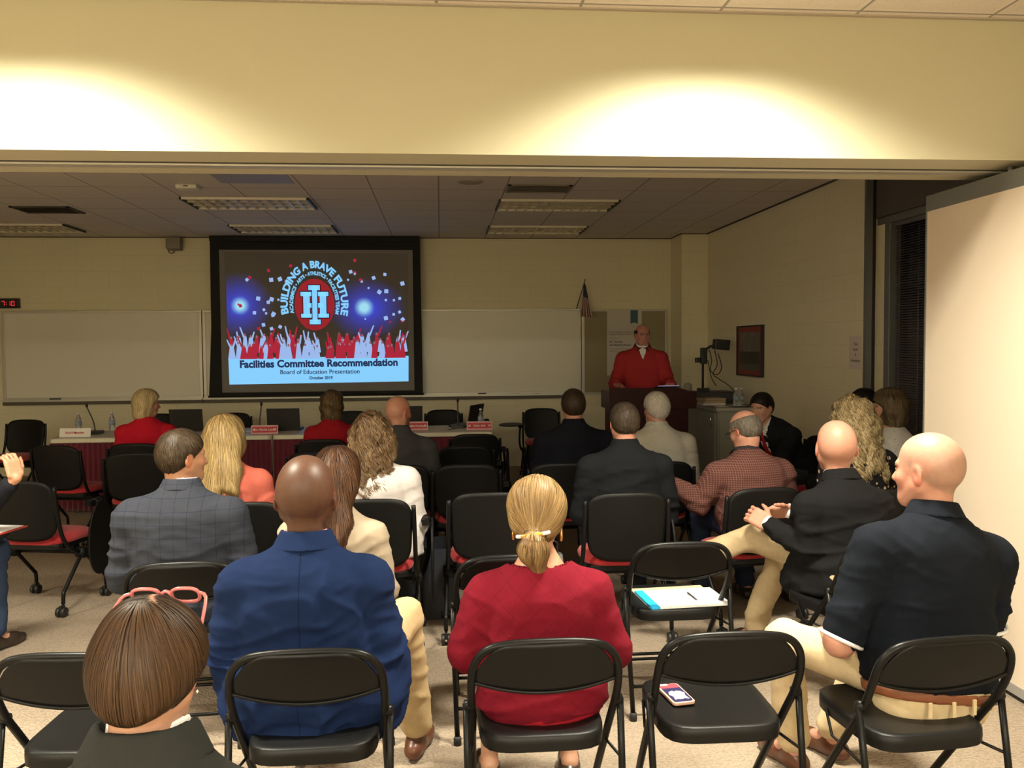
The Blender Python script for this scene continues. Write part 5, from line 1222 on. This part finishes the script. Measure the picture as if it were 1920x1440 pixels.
# first full row of folding chairs
pos = (-.445, 2.73)
person('bald dark-skinned man in bright blue blazer seen from behind', pos, 0, 1.29, jk(wcloth('cobalt_blazer', (0.0075, 0.018, 0.064), bump=.5, bscale=900, pattern=seam), cmat=wcloth('cobalt_collar', (0.0075, 0.018, 0.064), bump=.5, bscale=900), hem=-.34, collar=True, cw=.055, cr=.083, shirt=wcloth('pink_shirt', (.65, .25, .28)), amp=.022, d=.022), near=True,
    skin=(.085, .038, .022), sw=.190, wa=.195, hp=.20, ch=.205, arm_r=1.12, bl=.05, lean=6, hs=1.17, hpitch=4, hyaw=-3, hres=.005, res=.009, seat=.465, pants=(.46, .34, .19), shoe=(.10, .035, .018), seed=11,
    extra=[((.21, .06, .52), (.11, .17, .15)), ((-.15, .02, .53), (.11, .14, .13))],
    legs={'R': ((.30, .50, .60), (.33, .62, .10), (.37, .77, .035)), 'L': ((-.20, .44, .53), (-.12, .62, .10), (-.12, .76, .035))})
pos = (.315, 2.70)
r_, i_ = person('woman in red quilted dress with blonde ponytail clip seen from behind', pos, 0, 1.195, sw_(wcloth('crimson_quilted', (0.165, 0.007, 0.018), pattern=diamond_pat(.085, .03, (.10, .004, .01)), bump=.5), 'dress', sleeve=.25, hem=-.28, d=.014, amp=.012, open=.100, drop=.058, vee=.2, waist=-.05), near=True,
    skin=FAIR, sw=.165, wa=.18, hp=.20, ch=.175, bl=.05, fem=1, lean=6, hpitch=4, hyaw=-13, hs=.98, hres=.0045, res=.009, seat=.465, arm_r=1.15, skirt=True, pants=(.30, .010, .02), seed=21,
    armL=((-.238, .03, .64), (-.15, .24, .66)), armR=((.238, .03, .64), (.15, .24, .66)),
    hair=dict(style='ponytail', col=(.20, .105, .040), col2=(.58, .38, .17), n=7000, off=.016, crown=(0, .02, .11)))
b = MB(); 
for x0, x1, mm_ in ((-.055, -.033, 'w'), (-.033, -.008, 'o'), (.006, .034, 'o'), (.034, .058, 'w')): pass
m_or = mat('amber_clip', (0.85, 0.30, 0.03), 0.2); m_cw = mat('pearl_clip', (0.75, 0.76, 0.80), 0.25)
def clip(x0, x1, m_): 
    b = MB(); b.tube([(x, -.150 + x * x * 6, -.045 + x * .16) for x in np.linspace(x0, x1, 6)], .0062, 10); return headpart(i_, 'hair_clip', b, m_, r_)
clip(-.052, -.036, m_cw); clip(-.036, -.012, m_or); clip(-.012, .006, m_black); clip(.006, .032, m_or); clip(.032, .055, m_cw)
m_gold = mat('gold', (0.75, 0.48, 0.15), 0.25, 1.0)
for s in (-1, 1):
    b = MB(); b.tube([(s * .082, -.004 + .012 * math.cos(a), -.062 + .020 * math.sin(a)) for a in [k * math.pi / 10 for k in range(20)]], .0035, 8, closed=True); headpart(i_, 'hoop_earring', b, m_gold, r_)
pos = (1.605, 2.63)
person('bald man in navy polo with white sleeve trim and brown belt', pos, 8, 1.335, dict(kind='polo', name='polo_shirt', mat=wcloth('navy_polo', (0.006, 0.008, 0.013)), sleeve=0, upper=.86, d=.016, hem=-.075, amp=.014, band=wcloth('white_trim', (.7, .7, .7)), collar=True, cw=.05, cr=.080, belt=mat('tan_leather', (.17, .055, .022), .45, noise=.15), beltz=-.055, waist=-.05, open=.075), near=True,
    skin=PINK, sw=.215, wa=.20, hp=.205, ch=.21, arm_r=1.18, bl=.07, lean=9, side=8, hs=1.12, hyaw=24, hpitch=2, hres=.005, res=.009, seat=.465, pants=(.60, .47, .29), shoe=(.10, .035, .018), seed=31,
    stubble=((.30, .19, .14), 'scalp', .75), armL=((-.30, .06, .66), (-.18, .30, .60)), armR=((.28, .08, .66), (.13, .33, .62)),
    legs={'L': ((-.26, .46, .53), (-.20, .50, .10), (-.22, .65, .035)), 'R': ((.14, .46, .53), (.0, .55, .10), (-.04, .70, .035))})
# white piping on the polo's left cuff
# second row
person('man in grey-blue checked suit turning to the right', (-1.15, 3.79), 0, 1.28, jk(wcloth('grey_check_suit', (0.031, 0.034, 0.046), pattern=check_pat(.055, .05, (.016, .018, .036), (0, 2), .8)), collar=True, cw=.045, cr=.076, shirt=LAV, amp=.012), near=True,
    skin=TAN, sw=.205, wa=.185, hp=.19, ch=.205, arm_r=1.15, bl=.03, lean=5, hs=1.03, hyaw=-50, hpitch=2, hres=.005, res=.010, seat=.465, pants=(.042, .045, .058), shoe=(.30, .12, .045), seed=41,
    hair=dict(style='short', k=.42, col=(.060, .038, .020), col2=(.16, .105, .06), n=4500, off=.007), stubble=((.20, .12, .07), 'beard', .4))
person('woman in tan sweater with long brown hair leaning to the right', (-.50, 3.77), 0, 1.175, sw_(wcloth('tan_knit', (0.40, 0.32, 0.235))), skin=FAIR, sw=.168, wa=.155, fem=1, lean=9, side=3, hyaw=-8, hpitch=10, hroll=10, seat=.465, hs=1.0, pants=(.03, .03, .05), seed=51, arm_r=1.05,
    hair=dict(style='long', col=(.045, .020, .012), col2=(.26, .12, .06), n=3500, off=.020, len=.26, spread=.08, sx=.03, vol=.008, k=.5, crown=(-.01, -.02, .11)), near=True, hres=.006, res=.011)
pos = (1.93, 3.82); rz = 12
def w6(*p): return tuple(float(c) for c in local(pos, rz, p))
def d6(*d): a = math.radians(-rz); return A(d[0] * math.cos(a) - d[1] * math.sin(a), d[0] * math.sin(a) + d[1] * math.cos(a), d[2])
person('bald man in dark pinstripe suit with hands clasped on his knee', pos, rz, 1.268, jk(wcloth('charcoal_suit', (0.0075, 0.0072, 0.008)), collar=True, cw=.05, cr=.078, shirt=W_SH, cuff=True, amp=.014, sleeve=.90, d=.016), near=True,
    skin=PINK, sw=.195, wa=.175, hp=.185, ch=.195, arm_r=1.0, bl=.03, lean=13, side=2, hs=1.14, hyaw=-26, hpitch=-2, hres=.005, res=.010, seat=.465, pants=(.42, .32, .19), shoe=(.05, .03, .018), seed=61,
    armL=(w6(1.73, 3.83, .665), w6(1.605, 4.03, .752)), armR=(w6(2.04, 4.06, .70), w6(1.76, 4.14, .79)),
    handL=dict(d=d6(-.45, .75, .28), n=d6(.65, .35, -.55), curl=.65, thumb=.5, side=-1), handR=dict(d=d6(-.95, .0, -.02), n=d6(0, -.75, -.65), curl=.55, thumb=.2, spread=.10, side=1),
    legs={'L': (w6(1.76, 4.26, .54), w6(1.66, 4.36, .12), w6(1.64, 4.50, .035)), 'R': (w6(1.60, 4.24, .63), w6(1.28, 4.42, .47), w6(1.17, 4.46, .44))},
    extra=[((-.13, .12, .49), (.11, .19, .15)), ((.12, .10, .49), (.10, .17, .13))])

# third row
person('woman in coral blouse with long wavy blonde hair', (-1.16, 4.77), 2, 1.25, sw_(wcloth('coral_blouse', (0.50, 0.12, 0.085)), 'blouse', amp=.016), skin=FAIR, sw=.172, wa=.15, fem=1, lean=6, side=-5, hyaw=-20, hroll=-9, hpitch=6, seat=.49, seed=71, res=.011,
    hair=dict(style='long', col=(.27, .165, .06), col2=(.62, .44, .20), n=3500, off=.020, len=.28, spread=.075, sx=.0, vol=.012, k=.75), pants=(.04, .04, .06))
person('woman in white jacket with long curly brown hair', (-.37, 4.80), 0, 1.245, jk(wcloth('white_jacket', (0.66, 0.61, 0.60)), hem=-.26, amp=.012, collar=False, kind='top'), skin=FAIR, sw=.18, wa=.16, fem=1, lean=4, side=-3, seat=.49, seed=81, res=.011, arm_r=1.08,
    extra=[((.16, -.02, .50), (.10, .16, .18)), ((-.14, -.02, .50), (.10, .16, .16))],
    hair=dict(style='curly', col=(.085, .045, .022), col2=(.36, .23, .12), n=3800, off=.020, len=.30, spread=.075, vol=.018, k=.75), pants=(.03, .03, .035))
person('man in black shirt with cropped greying hair seen from behind', (1.06, 4.76), 0, 1.305, sw_(wcloth('black_shirt', (0.008, 0.009, 0.011)), 'shirt', d=.016, amp=.018, collar=True, cw=.045, cr=.070, open=.066), skin=PINK, sw=.20, wa=.175, ch=.195, arm_r=1.1, bl=.02, lean=5, seat=.49, hpitch=4, hyaw=2, seed=91, res=.011,
    hair=dict(style='short', k=.42, col=(.085, .058, .038), col2=(.22, .16, .11), n=3500, off=.006), pants=(.02, .02, .025))
pos = (1.85, 4.84)
r_, i_ = person('man in maroon checked shirt writing with a pen, bald on top', pos, 8, 1.235, sw_(wcloth('tattersall_shirt', (0.085, 0.028, 0.024), pattern=check_pat(.013, .22, (.18, .11, .09), (0, 2), .6)), 'shirt', d=.018, amp=.018, collar=True, cw=.038, cr=.068, cmat=wcloth('dark_collar', (.03, .025, .03)), sleeve=.95, open=.066), skin=PINK, sw=.205, wa=.185, ch=.20, arm_r=1.12, bl=.05, lean=13, hyaw=22, hpitch=24, hroll=2, seat=.49, seed=101, res=.011,
    armL=((-.30, .12, .70), tuple(local(pos, 8, (1.375, 4.93, .80)))), handL=dict(d=A(-.15, .55, .35), n=A(.9, .1, -.2), curl=.95, thumb=.75, side=1),
    hair=dict(style='fringe', col=(.16, .13, .10), col2=(.42, .36, .30), n=2500, off=.008, zt=.065), pants=(.022, .030, .06))
glasses(i_, r_, m_black)
t = thing('ballpoint_pen', 'silver pen held upright by the man in maroon checks', 'pen', (1.345, 4.98, .80)); b = MB(); b.tube([(0, 0, 0), (-.03, .03, .12)], .0045, 8); b.build('barrel', m_chrome, t); b = MB(); b.tube([(-.03, .03, .12), (-.031, .031, .127)], .003, 6); b.build('button', m_black, t)
t = thing('note_pad', 'small white notepad under the writing hand', 'notepad', (1.36, 5.02, .745)); b = MB(); b.box((0, 0, 0), (.16, .20, .008), Matrix.Rotation(.2, 3, 'X')); b.build('pages', mat('bright_paper', (0.85, 0.85, 0.84), 0.6), t)
person('woman in black gold-dotted top with long curly blonde hair', (2.46, 4.70), 10, 1.305, sw_(wcloth('gold_dots', (0.010, 0.009, 0.010), pattern=dots_pat(24, .27, (.52, .36, .20))), 'blouse', sleeve=.8), skin=FAIR, sw=.18, wa=.16, fem=1, lean=8, side=-3, hyaw=-8, seat=.49, seed=111, res=.011, hpitch=3,
    hair=dict(style='curly', col=(.19, .125, .055), col2=(.60, .46, .25), n=3800, off=.020, len=.30, spread=.08, vol=.02, sx=.025, k=.75), pants=(.012, .011, .012), skirt=True)
person('man with dark hair by the window blind in dark suit', (3.19, 6.04), 15, 1.29, jk(wcloth('black_suit', (.014, .014, .018)), shirt=W_SH), skin=(.50, .22, .16), sw=.19, lean=6, hyaw=12, hpitch=3, seat=.49, seed=121, res=.012,
    hair=dict(style='short', col=(.014, .010, .008), col2=(.04, .03, .02), n=1200, off=.013), pants=(.02, .02, .022))
person('woman in white lace top with wavy brown hair in profile', (3.03, 5.38), 26, 1.315, sw_(wcloth('white_crochet', (0.60, 0.56, 0.52), pattern=dots_pat(38, .16, (.33, .29, .25), .4)), 'top', sleeve=0, upper=.62, hem=-.1), skin=(.58, .32, .22), sw=.17, fem=1, lean=5, hyaw=38, seat=.49, seed=131, res=.011,
    hair=dict(style='wavybob', col=(.10, .065, .035), col2=(.38, .28, .16), n=2500, off=.022, len=.13), pants=(.03, .03, .04))

# fourth and further rows
person('bearded bald man in dark grey jacket seated before the table', (-.31, 6.03), -4, 1.285, jk(wcloth('slate_jacket', (0.050, 0.050, 0.056)), collar=True), skin=PINK, sw=.195, wa=.18, ch=.195, arm_r=1.1, lean=6, hyaw=-38, hpitch=6, seat=.49, seed=141,
    stubble=((.16, .07, .03), 'beard', .9), pants=(.03, .03, .035))
person('man in navy suit with short brown hair beyond the black shirt', (.95, 5.96), 0, 1.32, jk(wcloth('navy_suit', (0.008, 0.009, 0.015)), collar=True), skin=PINK, sw=.205, wa=.18, ch=.20, arm_r=1.12, lean=5, hpitch=3, hyaw=-2, seat=.49, seed=151,
    hair=dict(style='short', k=.45, col=(.065, .040, .024), col2=(.15, .10, .065), n=2200, off=.010), pants=(.015, .016, .025))
r_, i_ = person('white-haired man in light grey suit wearing glasses', (1.56, 5.95), 0, 1.29, jk(wcloth('dove_suit', (0.46, 0.44, 0.385)), collar=True, amp=.010), skin=PINK, sw=.20, wa=.18, ch=.20, arm_r=1.12, lean=7, hyaw=16, hpitch=4, seat=.49, seed=161,
    hair=dict(style='short', k=.85, col=(.52, .47, .41), col2=(.80, .76, .70), n=2200, off=.012), pants=(.3, .28, .24))
glasses(i_, r_, m_black)
pos = (2.97, 6.86); rz = 112
person('dark-haired man in black suit and red tie leaning forward by the wall', pos, rz, 1.235, jk(wcloth('black_suit2', (.012, .012, .014)), collar=True, front=(W_SH, wcloth('red_tie', (.45, .02, .03))), shirt=W_SH), skin=(.52, .28, .19), sw=.19, lean=38, hyaw=12, hpitch=10, seat=.49, seed=171,
    armL=((-.24, .42, .68), (-.07, .56, .62)), armR=((.24, .42, .68), (.07, .56, .62)),
    hair=dict(style='short', col=(.018, .012, .009), col2=(.06, .04, .03), n=1500, off=.010), pants=(.045, .046, .045))
person('woman in red with wavy brown hair seated at the table', (-.98, 7.66), 0, 1.235, sw_(wcloth('scarlet_knit', (0.30, 0.010, 0.018)), 'sweater'), skin=FAIR, sw=.175, fem=1, lean=6, hyaw=-8, seat=.49, seed=181,
    hair=dict(style='wavybob', col=(.075, .042, .020), col2=(.36, .24, .12), n=2000, off=.020, len=.14), pants=(.03, .03, .03))
person('woman in bright red with straight blonde bob looking right', (-2.60, 7.68), 0, 1.27, sw_(wcloth('bright_red_knit', (0.50, 0.012, 0.030)), 'sweater'), skin=PINK, sw=.19, wa=.17, arm_r=1.1, fem=1, lean=5, hyaw=-58, hpitch=4, seat=.49, seed=191,
    hair=dict(style='bob', k=1.0, col=(.34, .24, .11), col2=(.72, .58, .34), n=2200, off=.018, len=.145), pants=(.03, .03, .03))

# the speaker at the lectern
pos = (2.235, 9.28)
person('man in red quarter-zip pullover standing at the lectern', pos, 172, 1.86, sw_(wcloth('red_pullover', (0.36, 0.030, 0.032)), 'pullover', vcut=.15, vshirt=W_SH, d=.02, hem=-.12, amp=.012, open=.062, drop=.03, vee=1.6, collar=True, cw=.055, cr=.078, cmat=wcloth('brown_collar', (.10, .03, .025)), shirt=W_SH), stand=True, skin=(.46, .20, .145), sw=.205, wa=.18, ch=.205, arm_r=1.12, bl=.02, lean=2, hyaw=14, hpitch=6, seed=201, hres=.005,
    armL=((-.29, .10, 1.20), (-.27, .36, 1.215)), armR=((.30, .10, 1.20), (.30, .35, 1.215)), handL=dict(n=A(0, 0, -1), curl=.25, d=A(.1, 1, -.05)), handR=dict(n=A(0, 0, -1), curl=.25, d=A(-.1, 1, -.05)),
    hair=dict(style='fringe', col=(.025, .017, .012), col2=(.06, .04, .03), n=900, off=.005, zt=.055), pants=(.03, .03, .035))
# partly seen man at the left edge
pos = (-2.68, 4.40)
person('person in dark sweater at the left edge with raised hand', pos, -14, 1.30, sw_(wcloth('midnight_sweater', (0.014, 0.015, 0.022)), 'sweater', sleeve=.80), skin=(.56, .30, .19), sw=.19, lean=8, hyaw=-10, seat=.49, seed=211,
    armR=((.29, .20, .80), tuple(local(pos, -14, (-2.13, 4.42, 1.00)))), handR=dict(d=A(-.25, .0, .9), n=A(-.85, .35, -.35), curl=.75, thumb=.5, side=-1),
    hair=dict(style='short', col=(.05, .03, .02), n=800, off=.010), pants=(.035, .055, .11))
